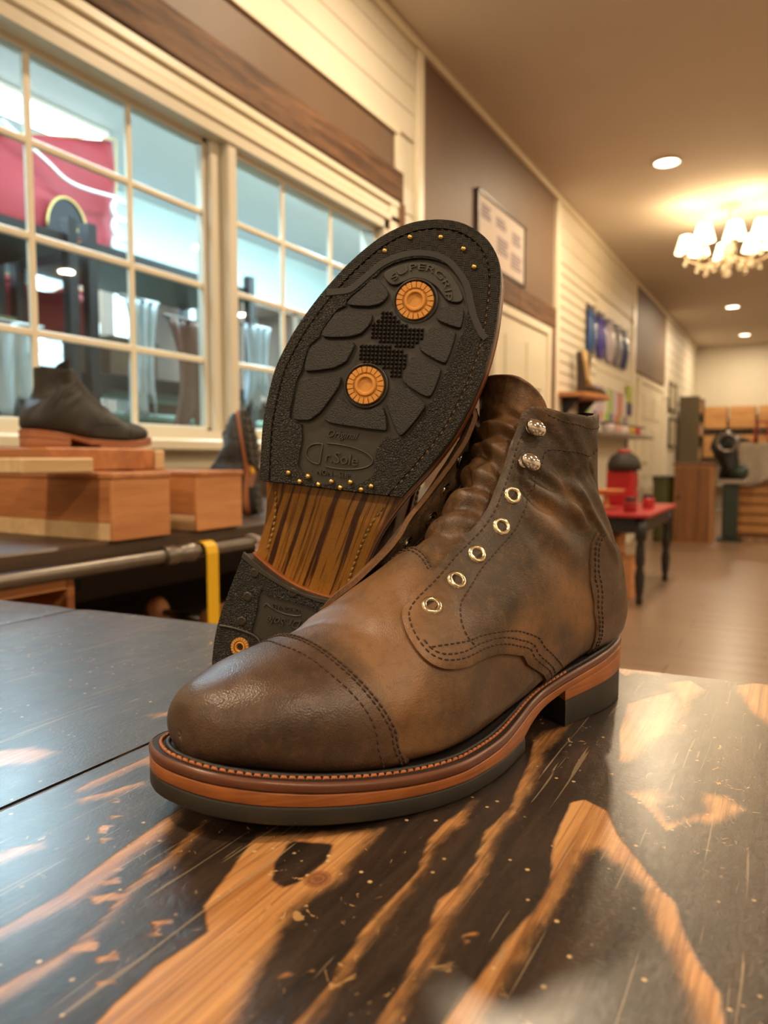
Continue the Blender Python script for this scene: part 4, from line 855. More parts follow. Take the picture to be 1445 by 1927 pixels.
# smooth wave band
tn = np.gradient(wv, axis=0); nn = np.stack([-tn[:, 1], tn[:, 0]], 1)/np.linalg.norm(tn, axis=1)[:, None]
band = np.vstack([wv+nn*.0019, (wv-nn*.0019)[::-1]])
relief('wave_band', band, .001, -.0021, plain('dark_wave_rubber', (.017, .0155, .013), .42, var=.1, spec=.5), OUTS2, smooth_corners=0, bev=.0003)
for k in 'ABCDEFGHI': relief('tread_block', tread(TREAD[k]), .001, -.0029, M_BLOCK, OUTS2, bev=.0005)
for P in PADS:
    o = chaikin(tread(P), 1); mb = MB(); g = .00225; ca, sa = math.cos(.35), math.sin(.35); c0 = o.mean(0)
    for i in range(-12, 13):
        for j in range(-12, 13):
            x, y = c0[0]+(i*ca-j*sa)*g, c0[1]+(i*sa+j*ca)*g
            if not pip(np.array([[x, y]]), o)[0]: continue
            h = g*.48; z = float(spring(x)); q = [(x+(dx*ca-dy*sa)*h, y+(dx*sa+dy*ca)*h, z+.0006) for dx, dy in ((-1,-1),(1,-1),(1,1),(-1,1))]
            q2 = [(x+(dx*ca-dy*sa)*h*.25, y+(dx*sa+dy*ca)*h*.25, z-.0026) for dx, dy in ((-1,-1),(1,-1),(1,1),(-1,1))]
            mb.add(q+q2, [(7, 6, 5, 4)]+[((a+1) % 4, a, a+4, (a+1) % 4+4) for a in range(4)])
    b2.emit('diamond_studs', mb.v, mb.f, M_SMOOTH, None, OUTS2, smooth=False, kind='stuff')
bd = relief('maker_badge', tread(BADGE), .001, -.0022, M_SMOOTH, OUTS2, bev=.0005)
def letters(name, txt, size, place, parent, mat=M_SMOOTH, bold=1.0):
    V, Fc = text_mesh(txt, size, .0005); Q = place(V); return b2.emit(name, Q, Fc, mat, None, parent, smooth=False)
def on_arc(cx, cy, r, a0, a1, wid):
    def f(V):
        ph = np.radians(a0)+(V[:, 0]/wid+.5)*np.radians(a1-a0); rr = r+V[:, 1]; x = cx+rr*np.cos(ph); y = cy+rr*np.sin(ph)
        return np.column_stack([x*.001, -y*.001, spring(x*.001)-.0025-V[:, 2]])
    return f
V_, F_ = text_mesh('SUPERGRIP', 5.2, .25); wid = np.ptp(V_[:, 0])
def arc_place(V): V = V.copy(); V[:, 2] *= 1; return on_arc(248.6, .6, 15.6, -77, 76, wid*1.02)(V)
M_LETTER = plain('raised_rubber_lettering', (.050, .046, .040), .42, var=.1, spec=.6)  # paler than the tread rubber: highlights on the letters painted into their colour
letters('raised_lettering', 'SUPERGRIP', 5.2, arc_place, bd, M_LETTER)
def flat(cx, cy, ang, sx=1.0, shear=0.0, lvl=.0004, zf=spring):
    c, s_ = math.cos(math.radians(ang)), math.sin(math.radians(ang))
    def f(V):
        tx = V[:, 0]*sx+V[:, 1]*shear; ty = V[:, 1]; x = cx+tx*s_+ty*c; y = cy+tx*c-ty*s_
        return np.column_stack([x*.001, -y*.001, zf(x*.001)+lvl-.0009-V[:, 2]])
    return f
letters('raised_lettering', 'Original', 5.4, flat(163.2, -6.6, 17, 1.0, .35), OUTS2, M_LETTER)
letters('raised_lettering', 'r.Sole', 8.6, flat(150.3, -1.0, 15, .96), OUTS2, M_LETTER)
letters('raised_lettering', '\u00b7  NON - SLIP  \u00b7', 3.9, flat(142.3, -2.2, 16.0, 1.0), OUTS2, M_LETTER)
# the oval of the maker's mark: a big D closed on the left, an open ellipse on the right
def flatp(P, cx=153.2, cy=-3.9, ang=15): return flat(cx, cy, ang)(np.column_stack([np.asarray(P, float), np.zeros(len(P))]))
an = np.radians(np.linspace(90, 270, 18)); dl = [(-10.5, 5.6)]+[(-11.5+7.2*math.cos(a), 5.6*math.sin(a)) for a in an]+[(-10.5, -5.6)]
mb = MB().tube(flatp(dl+[(-10.0, -5.2), (-10.0, 5.2), (-10.5, 5.6)]), .00042, 6)
an = np.radians(np.linspace(108, -105, 40)); mb.tube(flatp([(-1+20.5*math.cos(a), 6.6*math.sin(a)) for a in an]), .00042, 6)
b2.emit('raised_maker_mark', mb.v, mb.f, M_LETTER, None, OUTS2)
# amber grip buttons
def button(x, y, r, zf, parent, hole=False):
    p = (x*.001, -y*.001, float(zf(np.array([x*.001]))[0])-(.0013 if not hole else .0006)); mb = MB(); dn = (0, 0, -1); g = parent
    seat = MB().lathe([(r*1.10, -.0025), (r*1.10, .0004), (r*1.16, .0006), (r*1.22, -.0006)], 40, p, dn, cap=False); b2.emit('button_seat', seat.v, seat.f, M_SMOOTH, None, parent)
    mb.lathe([(r*.98, -.0025), (r*.98, .0006), (r*.62, .0006), (r*.60, .0006), (r*.57, .0015), (r*.53, .0019), (r*.44, .0019), (r*.39, .0013), (r*.36, .0006), (.0001, .0006)], 48, p, dn, cap=False)
    nseg = 20
    for k in range(nseg):
        a0, a1 = 2*math.pi*(k+.10)/nseg, 2*math.pi*(k+.90)/nseg; V = []
        for rr, h in ((r*.66, .0004), (r*1.0, .0004), (r*.68, .0016), (r*.985, .0016)):
            for a in (a0, (a0+a1)/2, a1): V.append((p[0]+rr*math.cos(a), p[1]+rr*math.sin(a), p[2]-h))
        mb.add(V, [(6, 7, 10, 9), (7, 8, 11, 10), (3, 9, 10, 4), (4, 10, 11, 5), (0, 1, 7, 6), (1, 2, 8, 7), (0, 6, 9, 3), (2, 5, 11, 8)])
    o = b2.emit('grip_button', mb.v, mb.f, M_BUTTON, None, parent, auto=35, label='amber ribbed grip button')
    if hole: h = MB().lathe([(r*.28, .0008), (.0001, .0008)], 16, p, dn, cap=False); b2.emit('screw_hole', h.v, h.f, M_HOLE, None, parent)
    return o
button(246.7, .6, .0103, spring, OUTS2); button(194.5, -5.2, .0103, spring, OUTS2)
for P in ([(266.6,-27.3),(278.8,-17.9),(284.8,-2.2),(282.9,12.2),(275.5,22.0)], [(134.0,-26.1),(132.2,-18.1),(136.7,-14.9),(135.0,-7.6),(139.4,-1.5),(138.3,4.5),(143.3,8.5),(142.0,15.7),(145.9,20.1)]):
    for x, y in P:
        p = (x*.001, -y*.001, float(spring(x*.001))-.0015)
        mb = MB().lathe([(.0014, -.0025), (.0014, .0009), (.0011, .0014), (.0005, .0017), (.0001, .0018)], 14, p, (0, 0, -1), cap=False); b2.emit('brass_nail', mb.v, mb.f, M_BRASS, None, OUTS2)
# outsole stitch groove: thread showing in it, then over the waist
q = inset(D, .0062); P = np.column_stack([q, spring(q[:, 0])+.0004]); 
for nm, keep, mat, r_ in (('groove_stitching', lambda p: p[0] > rearx(p[1], .003) and p[1] < 0 and p[0] < .272, M_GTHREAD, .0005), ('groove_stitching', lambda p: p[0] > rearx(p[1], .003) and not (p[1] < 0 and p[0] < .272), M_BTHREAD, .0005)):
    k = clip_loop(q, keep); k = resample(k, .0008); P = np.column_stack([k, spring(k[:, 0])-.0007]); b2.stitch3(nm, P, np.tile([0, 0, -1.0], (len(P), 1)), mat, OUTS2, .0042, .0022, .00042)
for sgn in (1, -1):
    m = [p for p in inset(D, .0062) if .0845 < p[0] < rearx(p[1], -.001) and p[1]*sgn > 0]; m = np.array(sorted(m, key=lambda p: p[0])); m = resample(m, .0008)
    P = np.column_stack([m, mid_bottom(m[:, 0])-.0002]); b2.stitch3('waist_stitching', P, np.tile([0, 0, -1.0], (len(P), 1)), M_GTHREAD, MID2, .0037, .0029, .0007)
# heel lift: pebbled face, sunken maker panel, nail holes, amber button at the worn corner
hz = lambda x: 0*np.asarray(x, float)
hface = inset(resample(b2.heel, .002, True), .0012)
hrec = tread([(68.5,-14.2),(67.3,-10.4),(68.2,-2.4),(70.0,3.7),(71.0,11.1),(72.5,18.0),(66,20.5),(52,19.0),(40,12.0),(38,4.0),(43.8,-10.0),(55.8,-11.8),(63.8,-14.2)])
hl = ring('heel_plate', hface, hrec, -.0012, M_GRAIN, HEEL2, zfun=hz)
relief('heel_bevel', tread([(83,-32.5),(79.5,-32.3),(76.0,-18),(74.6,0),(76.0,18),(79,31),(82.0,31),(77.3,12),(76.6,0),(78.5,-16)]), .0005, -.0016, M_SMOOTH, HEEL2, bev=.0003, zfun=hz, smooth_corners=0)
cr_ = open_cr(np.array([(39.0,-28.6),(39.7,-27.4),(41.6,-20.5),(42.8,-13.2),(43.1,-7.3),(41.7,-3.6),(38,-1)]), 6)*R2L
mb = MB().tube(np.column_stack([cr_, np.full(len(cr_), -.0011)]), .0008, 8); b2.emit('wear_line', mb.v, mb.f, M_SMOOTH, None, HEEL2)
for x, y in [(75.0,-21.8),(61.3,-20.1),(47.3,-17.6),(74.6,3.1),(72.5,23),(60,24),(48,23)]:
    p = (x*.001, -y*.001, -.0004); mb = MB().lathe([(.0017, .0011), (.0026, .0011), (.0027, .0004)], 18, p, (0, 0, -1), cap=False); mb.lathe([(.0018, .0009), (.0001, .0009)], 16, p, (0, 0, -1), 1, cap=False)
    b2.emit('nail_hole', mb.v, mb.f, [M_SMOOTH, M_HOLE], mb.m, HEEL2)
button(33.8, -12.4, .0053, hz, HEEL2, True)
letters('raised_lettering', 'ORIGINALS', 3.3, flat(66.0, 2.6, 194.5, 1.0, 0, zf=hz), HEEL2, M_LETTER)
letters('raised_lettering', 'Dr.Sole', 6.6, flat(59.5, 4.6, 197, 1.0, .35, zf=hz), HEEL2, M_LETTER)
sw = open_cr(np.array([(65.0,12.5),(63.2,9),(61.5,2),(61.5,-5),(62.2,-8.5),(60.2,-9.2)]), 6)*R2L
mb = MB().tube(np.column_stack([sw, np.full(len(sw), -.0001)]), .0005, 6); b2.emit('raised_swash', mb.v, mb.f, M_LETTER, None, HEEL2)
# ---------------------------------------------------------------- window ledge with its display
M_CEDAR = wood('red_cedar', (.30, .095, .028), (.62, .27, .10), 'X', 1.4, .5, True, .12)
M_CEDARE = wood('red_cedar_end', (.42, .16, .055), (.70, .33, .13), 'Y', 1.6, .5, True, .1)
M_PINE = wood('pale_pine', (.52, .33, .16), (.80, .60, .36), 'Y', 1.2, .55, True, .08)
M_LEDGE = wood('dark_ledge_wood', (.035, .020, .013), (.10, .058, .034), 'Y', 1.0, .45)
M_STEEL = plain('dark_steel_pipe', (.16, .14, .12), .35, .9, var=.25, scale=40)
M_BLACKM = plain('black_metal', (.018, .019, .021), .45, .3)
ld = thing('display_ledge', 'dark wooden ledge carried on a steel pipe below the window', 'shelf', (0, 0, 0))
for x0, x1 in ((-1.72, -1.36), (-1.357, -1.012)): MB().box((x0, -.5, .855), (x1, 3.3, .885), bev=.004).build('ledge_board', M_LEDGE, ld)
pp = MB().cyl((-.985, -.5, .850), (-.985, 3.3, .850), .0125, n=20); pp.build('pipe_rail', M_STEEL, ld, auto=40)
for y in (.2, 1.0, 1.9): MB().lathe([(.013, 0), (.0185, .003), (.0185, .030), (.0165, .034), (.0165, .050), (.0185, .054), (.0185, .075), (.013, .078)], 20, (-.985, y-.04, .850), (0, 1, 0)).build('pipe_coupling', M_STEEL, ld, auto=40)
for y in (-.3, 1.35, 3.0): MB().box((-1.735, y-.02, .66), (-1.715, y+.02, .855)).box((-1.72, y-.015, .832), (-1.02, y+.015, .855)).build('bracket', M_BLACKM, ld)
def cedar_box(lab, y0, y1, x0=-1.42, x1=-1.0, h=.115):
    t = thing('cedar_box', lab, 'box', ((x0+x1)/2, (y0+y1)/2, .8855), 0, 'cedar boxes on the ledge'); a, b = (x1-x0)/2, (y1-y0)/2; th = .010
    for s_ in (-1, 1):
        MB().box((-a, s_*b-(th if s_ > 0 else 0), 0), (a-th, s_*b+(0 if s_ > 0 else th), .030), bev=.001).build('side_slat', M_PINE, t)
        MB().box((-a, s_*b-(th if s_ > 0 else 0), .0305), (a-th, s_*b+(0 if s_ > 0 else th), h-.010), bev=.001).build('side_slat', M_CEDAR, t)
    MB().box((a-th, -b, 0), (a, b, h-.010), bev=.0015).build('end_panel', M_CEDARE, t); MB().box((-a, -b+th, 0), (-a+th, b-th, h-.010)).build('end_panel', M_CEDARE, t)
    MB().box((-a, -b-.002, h-.0098), (a+.003, b+.002, h), bev=.0015).build('lid', M_CEDAR, t); return t
cedar_box('cedar box under the black boot, nearer the left edge', .868, .998); cedar_box('cedar box beside the up-ended boot, right of the other box', 1.068, 1.200)
def block(name, lab, lo, hi, m, bev=.003): return tag(MB().box(tuple(-(h-l)/2 for l, h in zip(lo, hi))[:2]+(0,), tuple((h-l)/2 for l, h in zip(lo, hi))[:2]+(hi[2]-lo[2],), bev=bev).build(name, m), lab, 'wood block')
o = block('wood_riser', 'reddish cedar board under the black boot', (-1.33, .872, 1.0012), (-1.17, 1.125, 1.045), M_CEDAR); o.location = (-1.25, .9985, 1.0012)
o = block('wood_riser', 'small pale end block under the toe of the black boot', (-1.33, 1.127, 1.001), (-1.17, 1.155, 1.042), M_PINE); o.location = (-1.25, 1.142, 1.0012)
o = block('wood_riser', 'pale pine board on the cedar box at the left edge', (-1.16, .68, 1.001), (-1.03, .815, 1.026), M_PINE); o.location = (-1.095, .79, 1.0012)
# black boots of the display
blk = lambda n, d, m, l: leather(n, d, m, l, .46, .3)
M_BK = blk('black_boot_leather', (.006, .0055, .0055), (.012, .011, .011), (.030, .027, .025)); M_GY = blk('charcoal_boot_leather', (.018, .020, .022), (.035, .038, .042), (.07, .075, .08))
M_TANEDGE = plain('tan_sole_edge', (.36, .135, .060), .5, var=.2)
def simple_boot(lab, mt, sole_mat, loc, rz, sc=1.0, grp='black display boots'):
    t = thing('lace_up_boot', lab, 'boot', loc, rz, grp); b = Boot(t, step=.005, mats=dict(cap=mt, qtr=mt, vamp=mt, tongue=mt, raw=mt, lining=mt, edge=M_TANEDGE, welt=M_TANEDGE, wtop=M_TANEDGE, rub=sole_mat, thread=M_BLACKM, eyelet=M_BLACKM, hook=M_BLACKM))
    b.sole(False); b.upper(False); t.scale = (sc, sc, sc); return t, b
t, b = simple_boot('black lace-up boot with tan sole standing on the cedar boxes', M_BK, M_TANEDGE, (-1.25, .880, 1.0455), math.radians(90), 1.0); t.scale = (1, 1, .87)
lc = MB()
for i, u in enumerate(np.linspace(.43, .74, 7)):
    P = b.at(np.full(9, u), np.linspace(-.17, .17, 9), np.full(9, .006)); lc.tube(P, .0019, 6)
b.emit('laces', lc.v, lc.f, M_BLACKM)
t, b = simple_boot('charcoal boot with bright eyelets standing behind the second cedar box', M_GY, M_TANEDGE, (-1.46, 1.76, .8855), math.radians(300), 1.25)
for sd in (1, -1):
    for u, v in EYELETS+HOOKS:
        P = b.at(np.array([u]), np.array([sd*v]), np.array([.0032]))[0]; N = base_n(np.array([u]), np.array([sd*v]))[0]; mb = MB().lathe([(.0026, 0), (.0031, .0012), (.0045, .0010), (.0052, 0)], 14, P, N, cap=False); b.emit('eyelet', mb.v, mb.f, M_EYELET)
t, b = simple_boot('black boot stood on its heel, lugged sole with a yellow dot', M_GY, M_RUB, (0, 0, 0), 0, 1.0)
n_ = Vector((.93, .36, 0.10)).normalized(); a_ = Vector((0, 0, 1)); a_ = (a_-n_*a_.dot(n_)).normalized(); w_ = (-n_).cross(a_)
t.matrix_world = Matrix(((a_.x, w_.x, -n_.x, -1.125), (a_.y, w_.y, -n_.y, 1.415), (a_.z, w_.z, -n_.z, .8889), (0, 0, 0, 1))) @ Matrix.Scale(.86, 4)
for x in np.arange(.15, .29, .022):
    for sd in (1, -1):
        yy = float(lat(x) if sd > 0 else med(x)); z = float(spring(x)); mb = MB().box((x-.008, min(sd*.006, sd*yy), z-.005), (x+.008, max(sd*.006, sd*yy), z+.001), bev=.0015); b.emit('lug', mb.v, mb.f, M_RUB, smooth=False)
for x in np.arange(.012, .08, .022): mb = MB().box((x-.008, -.026, -.004), (x+.008, .026, .001), bev=.0015); b.emit('lug', mb.v, mb.f, M_RUB, smooth=False)
mb = MB().lathe([(.014, 0), (.014, .004), (.011, .005), (.001, .005)], 24, (.128, .0, .010), (0, 0, -1), cap=False); mb.lathe([(.014, -.01), (.014, .0)], 24, (.128, 0, .010), (0, 0, -1), cap=False); b.emit('sole_badge', mb.v, mb.f, plain('yellow_badge', (.85, .48, .01), .5), label='yellow round badge')
# under the ledge
M_YEL = plain('yellow_webbing', (.80, .47, .004), .5, var=.08, scale=200)
st_ = MB(); P = [(-.9705, 0, .835), (-.9695, 0, .850), (-.975, 0, .862), (-.985, 0, .8655), (-.995, 0, .862), (-1.0, 0, .850)]
for k in range(2):
    pass
pts = [(-.9665, .30)]+[(-.9665, z) for z in np.linspace(.45, .845, 8)]+[(-.970, .859), (-.978, .866), (-.988, .8672), (-.9985, .860)]
V = []; n = len(pts)
for x, z in pts:
    for y in (1.055, 1.085): V += [(x, y, z), (x+.0022, y, z+.0006)]
Fc = []
for i in range(n-1):
    a = i*4
    for p_, q_ in ((0, 1), (1, 3), (3, 2), (2, 0)): Fc.append((a+p_, a+q_, a+4+q_, a+4+p_))
st_.add(V, Fc+[(0, 2, 3, 1)]); tag(st_.build('webbing_strap', M_YEL), 'bright yellow webbing strap hanging from the pipe rail', 'strap')
M_CLEAR = plain('pinkish_clear_plastic', (.55, .42, .38), .2, var=.05)
hg = MB().tube([(-.970, 1.215, .845), (-.9695, 1.213, .862), (-.985, 1.212, .8665), (-1.0030, 1.212, .862)], .0022, 8).tube([(-.9705, 1.21, .849), (-.968, 1.195, .78), (-.968, 1.17, .70), (-.968, 1.165, .60), (-.968, 1.18, .585), (-.968, 1.195, .60), (-.968, 1.20, .70), (-.968, 1.222, .78), (-.9705, 1.222, .849)], .0020, 8)
tag(hg.build('plastic_hanger', M_CLEAR, smooth=True), 'thin clear plastic hanger loop hooked on the pipe rail', 'hanger')
cr = thing('wooden_crate', 'small open wooden crate under the ledge at the left edge', 'crate', (-1.22, .72, 0)); 
sh = thing('lower_shelf', 'dark lower shelf below the ledge holding the crate', 'shelf', (-1.36, 1.4, .60)); MB().box((-.37, -1.9, 0), (.37, 1.9, .025), bev=.003).build('shelf_board', M_LEDGE, sh); 
for y in (-1.85, 1.85): MB().box((-.03, y-.03, -.60), (.03, y+.03, 0)).build('shelf_leg', M_LEDGE, sh)
cr.location.z = .6258
for s_ in (-1, 1): MB().box((-.15, s_*.115-.008, 0), (.15, s_*.115+.008, .20), bev=.002).build('crate_side', M_CEDAR, cr)
MB().box((-.15, -.106, 0), (.142, .106, .012)).build('crate_base', M_CEDAR, cr); MB().box((.135, -.106, .012), (.15, .106, .05)).build('crate_front', M_CEDARE, cr); MB().box((.135, -.106, .18), (.15, .106, .20)).build('crate_rail', M_CEDARE, cr); MB().box((-.15, -.106, .012), (-.14, .106, .20)).build('crate_back', M_CEDAR, cr)
tr = thing('shoe_tree', 'reddish cedar shoe tree lying below the clear hanger', 'shoe tree', (-1.05, 1.22, .6258)); MB().sphere((0, 0, .045), .045, 20, 12, (1.9, 1.0, 1.0)).build('toe_block', M_CEDARE, tr, smooth=True); MB().cyl((-.08, 0, .045), (-.20, 0, .050), .008).build('spine', M_STEEL, tr, smooth=True); MB().sphere((-.22, 0, .045), .030, 16, 10, (.9, 1, 1.3)).build('heel_block', M_CEDARE, tr, smooth=True)
# ---------------------------------------------------------------- framed notice above the door
M_PAPER = plain('notice_paper', (.70, .58, .50), .6, var=.05); M_INK = plain('violet_grey_print', (.26, .21, .27), .7, var=.3, scale=40); M_FRAME = plain('dark_picture_frame', (.05, .035, .028), .4)
po = thing('framed_notice', 'framed printed notice with columns of violet text on brown wall', 'poster', (WX+.018, 4.69, 2.21))
MB().box((0, -.43, .015), (.012, .43, .40)).build('sheet', M_PAPER, po)
fr_ = MB(); fr_.box((0, -.445, 0), (.022, -.428, .415)).box((0, .428, 0), (.022, .445, .415)).box((0, -.445, 0), (.022, .445, .016)).box((0, -.445, .40), (.022, .445, .415)); fr_.build('frame', M_FRAME, po)
for y0, y1, z0, z1 in ((-.38, -.22, .27, .37), (-.12, .06, .28, .36), (.18, .36, .24, .34), (-.10, .10, .12, .24), (.16, .37, .08, .19)):
    k = int((z1-z0)/.022); ml = MB()
    for i in range(k): ml.box((.012, y0, z0+i*.022), (.0135, y1-(.03 if i % 3 == 2 else 0), z0+i*.022+.013))
    ml.build('text_block', M_INK, po)
# ---------------------------------------------------------------- slat wall goods
cols = [((.030, .085, .26), 'teal blue bag'), ((.055, .045, .30), 'violet blue bag'), ((.42, .38, .46), 'pale lilac bag'), ((.20, .20, .23), 'grey bag'), ((.025, .045, .16), 'navy bag')]
ys = (7.02, 7.42, 7.80, 8.16, 8.52)
for i, ((c, nm), y) in enumerate(zip(cols, ys)):
    t = thing('goods_bag', '%s hanging on the slat wall, number %d of five from the near end' % (nm, i+1) if False else '%s hanging %s in the row on the slat wall' % (nm, ('first', 'second', 'third', 'fourth', 'last')[i]), 'bag', (WX+.03, y, 1.99), 0, 'hanging bags on the slat wall')
    V = []; Fc = []; nz, ny = 9, 9
    for side in (0, 1):
        for a in range(nz):
            for b_ in range(ny):
                yy = -.14+.28*b_/(ny-1); zz = .38*a/(nz-1); bul = .045*math.sin(math.pi*b_/(ny-1))**.6*math.sin(math.pi*a/(nz-1))**.6; V.append((.018+(bul if side else -.012), yy, zz))
    for a in range(nz-1):
        for b_ in range(ny-1): q = (a*ny+b_, a*ny+b_+1, (a+1)*ny+b_+1, (a+1)*ny+b_); Fc.append(tuple(i_+nz*ny for i_ in q)); Fc.append(tuple(reversed(q)))
    MB().add(V, Fc).build('pouch', plain('bag_'+nm.replace(' ', '_'), c, .3, var=.2, scale=14), t, smooth=True)
    MB().box((.006, -.14, .375), (.012, .14, .43)).build('header_card', plain('bag_header', (.06, .05, .07), .5), t); MB().cyl((-.01, 0, .415), (.06, 0, .415), .004).build('hook', M_STEEL, t)
sf = thing('wall_shelf', 'small honey wooden shelf under the western boot', 'shelf', (WX+.024, 6.42, 1.52)); MB().prism([(0, -.42), (.20, -.36), (.28, -.1), (.28, .25), (.16, .40), (0, .42)], 0, .035).build('shelf_board', wood('honey_wood', (.30, .11, .03), (.55, .25, .08), 'Y', 1, .5), sf)
for y in (-.25, .25): MB().prism([(0, 0), (.16, 0), (.03, -.14), (0, -.14)], -.012, .012, tf=lambda x, z, h, y=y: (x, y+h, z)).build('shelf_bracket', M_BLACKM, sf)
def loft(mb, rings, n=20, mi=0, capped=True):
    V = []; Fc = []
    for (cx, cy, cz), (rx, ry), tilt in rings:
        for k in range(n): a = 2*math.pi*k/n; V.append((cx+rx*math.cos(a)*math.cos(tilt), cy+ry*math.sin(a), cz+rx*math.cos(a)*math.sin(tilt)))
    for i in range(len(rings)-1):
        for k in range(n): k2 = (k+1) % n; Fc.append((i*n+k, i*n+k2, (i+1)*n+k2, (i+1)*n+k))
    if capped: Fc.append(tuple(range(n-1, -1, -1))); Fc.append(tuple(range((len(rings)-1)*n, len(rings)*n)))
    return mb.add(V, Fc, mi)
wb = thing('western_boot', 'brown western boot with tan shaft stripe on the wall shelf', 'boot', (WX+.15, 6.46, 1.5562), math.radians(35)); M_WB = plain('dark_western_leather', (.045, .025, .015), .4, var=.3, scale=14); M_WT = plain('tan_western_leather', (.50, .33, .13), .45, var=.2, scale=12)
loft(MB(), [((-.05, 0, .012), (.040, .034), 0), ((-.045, 0, .05), (.042, .036), 0), ((-.035, 0, .10), (.052, .040), .2), ((-.03, 0, .17), (.056, .045), .1), ((-.03, 0, .28), (.062, .055), 0), ((-.03, 0, .36), (.066, .060), -.1)]).build('shaft', M_WB, wb, smooth=True)
loft(MB(), [((.175, 0, .022), (.003, .003), 1.57), ((.165, 0, .024), (.014, .010), 1.57), ((.13, 0, .032), (.026, .030), 1.57), ((.07, 0, .042), (.036, .042), 1.57), ((.01, 0, .060), (.050, .038), 1.45), ((-.03, 0, .075), (.060, .036), 1.2), ((-.05, 0, .06), (.05, .03), 1.2)]).build('foot', M_WB, wb, smooth=True)
loft(MB(), [((.012, -.030, .07), (.022, .016), 0), ((-.008, -.036, .15), (.020, .018), 0), ((-.028, -.044, .26), (.022, .020), 0), ((-.046, -.050, .37), (.022, .020), 0)]).build('shaft_inlay', M_WT, wb, smooth=True)
MB().prism([(-.09, -.034), (-.02, -.032), (.06, -.045), (.12, -.040), (.178, -.004), (.178, .004), (.12, .040), (.06, .045), (-.02, .032), (-.09, .034)], .0, .012).build('sole', M_LEDGE, wb); MB().box((-.09, -.030, -.0), (-.03, .030, .04)).build('heel', M_LEDGE, wb)
pk = [(.55, .48, .60), (.60, .55, .55), (.50, .42, .58), (.62, .58, .50), (.35, .50, .16), (.58, .50, .62), (.55, .20, .12), (.62, .58, .55)]
for i in range(8):
    y = 6.95+i*.235; t = thing('insole_packet', 'slim printed packet hanging %s in the lower row on the slat wall' % ('first', 'second', 'third', 'fourth', 'fifth', 'sixth', 'seventh', 'eighth')[i], 'packet', (WX+.03, y, 1.36), 0, 'slim packets on the slat wall')
    MB().box((0, -.085, 0), (.022, .085, .36), bev=.006).build('sleeve', plain('packet_%d' % i, pk[i], .4, var=.15, scale=20), t); MB().box((.022, -.07, .03), (.0235, .07, .11)).build('label_patch', plain('packet_band_%d' % (i % 3), ((.30, .45, .10), (.10, .07, .28), (.55, .18, .10))[i % 3], .5), t); MB().cyl((-.02, 0, .345), (.05, 0, .345), .004).build('hook', M_STEEL, t)
o = thing('goods_packet', 'lime and navy packet hanging by the far door edge', 'packet', (WX+.03, 8.86, 1.50), 0, None); MB().box((0, -.11, .14), (.03, .11, .34), bev=.006).build('upper_half', plain('lime', (.42, .48, .06), .4), o); MB().box((0, -.11, 0), (.03, .11, .139), bev=.006).build('lower_half', plain('navy', (.03, .03, .14), .4), o)
g = thing('grey_shelf', 'grey metal shelf below the hanging packets', 'shelf', (WX+.024, 7.85, 1.225)); MB().box((0, -1.0, 0), (.30, 1.0, .03), bev=.004).build('shelf_board', plain('grey_metal', (.30, .27, .24), .4, .4), g)
MB().box((.0, -1.0, -.10), (.02, -.97, 0)).box((0, .97, -.10), (.02, 1.0, 0)).build('shelf_bracket', M_STEEL, g)
for i, (y, c, lab) in enumerate(((7.1, (.52, .44, .46), 'pale tin'), (7.42, (.50, .30, .22), 'orange tin'), (7.75, (.58, .50, .50), 'white tin'), (8.10, (.45, .30, .03), 'yellow tin'), (8.40, (.45, .03, .03), 'red tin'), (8.68, (.60, .52, .45), 'cream jar'))):
    t = thing('polish_tin', '%s on the grey shelf by the slat wall' % lab, 'tin', (WX+.20, y, 1.2562), 0, 'tins on the grey shelf'); MB().lathe([(.055, 0), (.058, .004), (.058, .075), (.055, .08)], 20).build('can', plain('tin_%d' % i, c, .35, .2), t, auto=40); MB().lathe([(.060, .0805), (.060, .098), (.05, .102)], 20).build('lid', M_STEEL, t, auto=40)
# ---------------------------------------------------------------- red-topped table and its goods
RX, RY = -1.20, 5.92
rt = thing('red_table', 'low table with red top and turned black legs', 'table', (RX, RY, 0)); M_RED = plain('red_laminate', (.42, .035, .040), .35, var=.15, scale=8); M_BLKW = plain('black_painted_wood', (.014, .012, .012), .4)
MB().box((-.335, -.66, .612), (.335, .66, .64), bev=.006).build('tabletop', M_RED, rt); MB().box((-.29, -.60, .50), (.29, -.58, .612)).box((-.29, .58, .50), (.29, .60, .612)).box((.27, -.6, .50), (.29, .6, .612)).box((-.29, -.6, .50), (-.27, .6, .612)).build('apron', M_BLKW, rt)
for sx in (-1, 1):
    for sy in (-1, 1): MB().lathe([(.018, 0), (.026, .02), (.020, .05), (.030, .10), (.036, .20), (.024, .26), (.034, .30), (.030, .40), (.024, .44), (.040, .46), (.040, .612)], 16, (sx*.27, sy*.58, 0)).build('turned_leg', M_BLKW, rt, smooth=True)
for lab, dx, dy, sx, sy, h, m in (('tall honey cedar box under the red table', -.10, .10, .22, .30, .42, M_CEDARE), ('lower cedar box under the red table beside its front leg', .10, -.30, .17, .22, .30, M_CEDARE)):
    t = thing('storage_box', lab, 'box', (RX+dx, RY+dy, 0.0005)); MB().box((-sx/2, -sy/2, 0), (sx/2, sy/2, h-.012), bev=.003).build('carcass', m, t); MB().box((-sx/2-.004, -sy/2-.004, h-.0118), (sx/2+.004, sy/2+.004, h), bev=.003).build('lid', M_CEDAR, t)
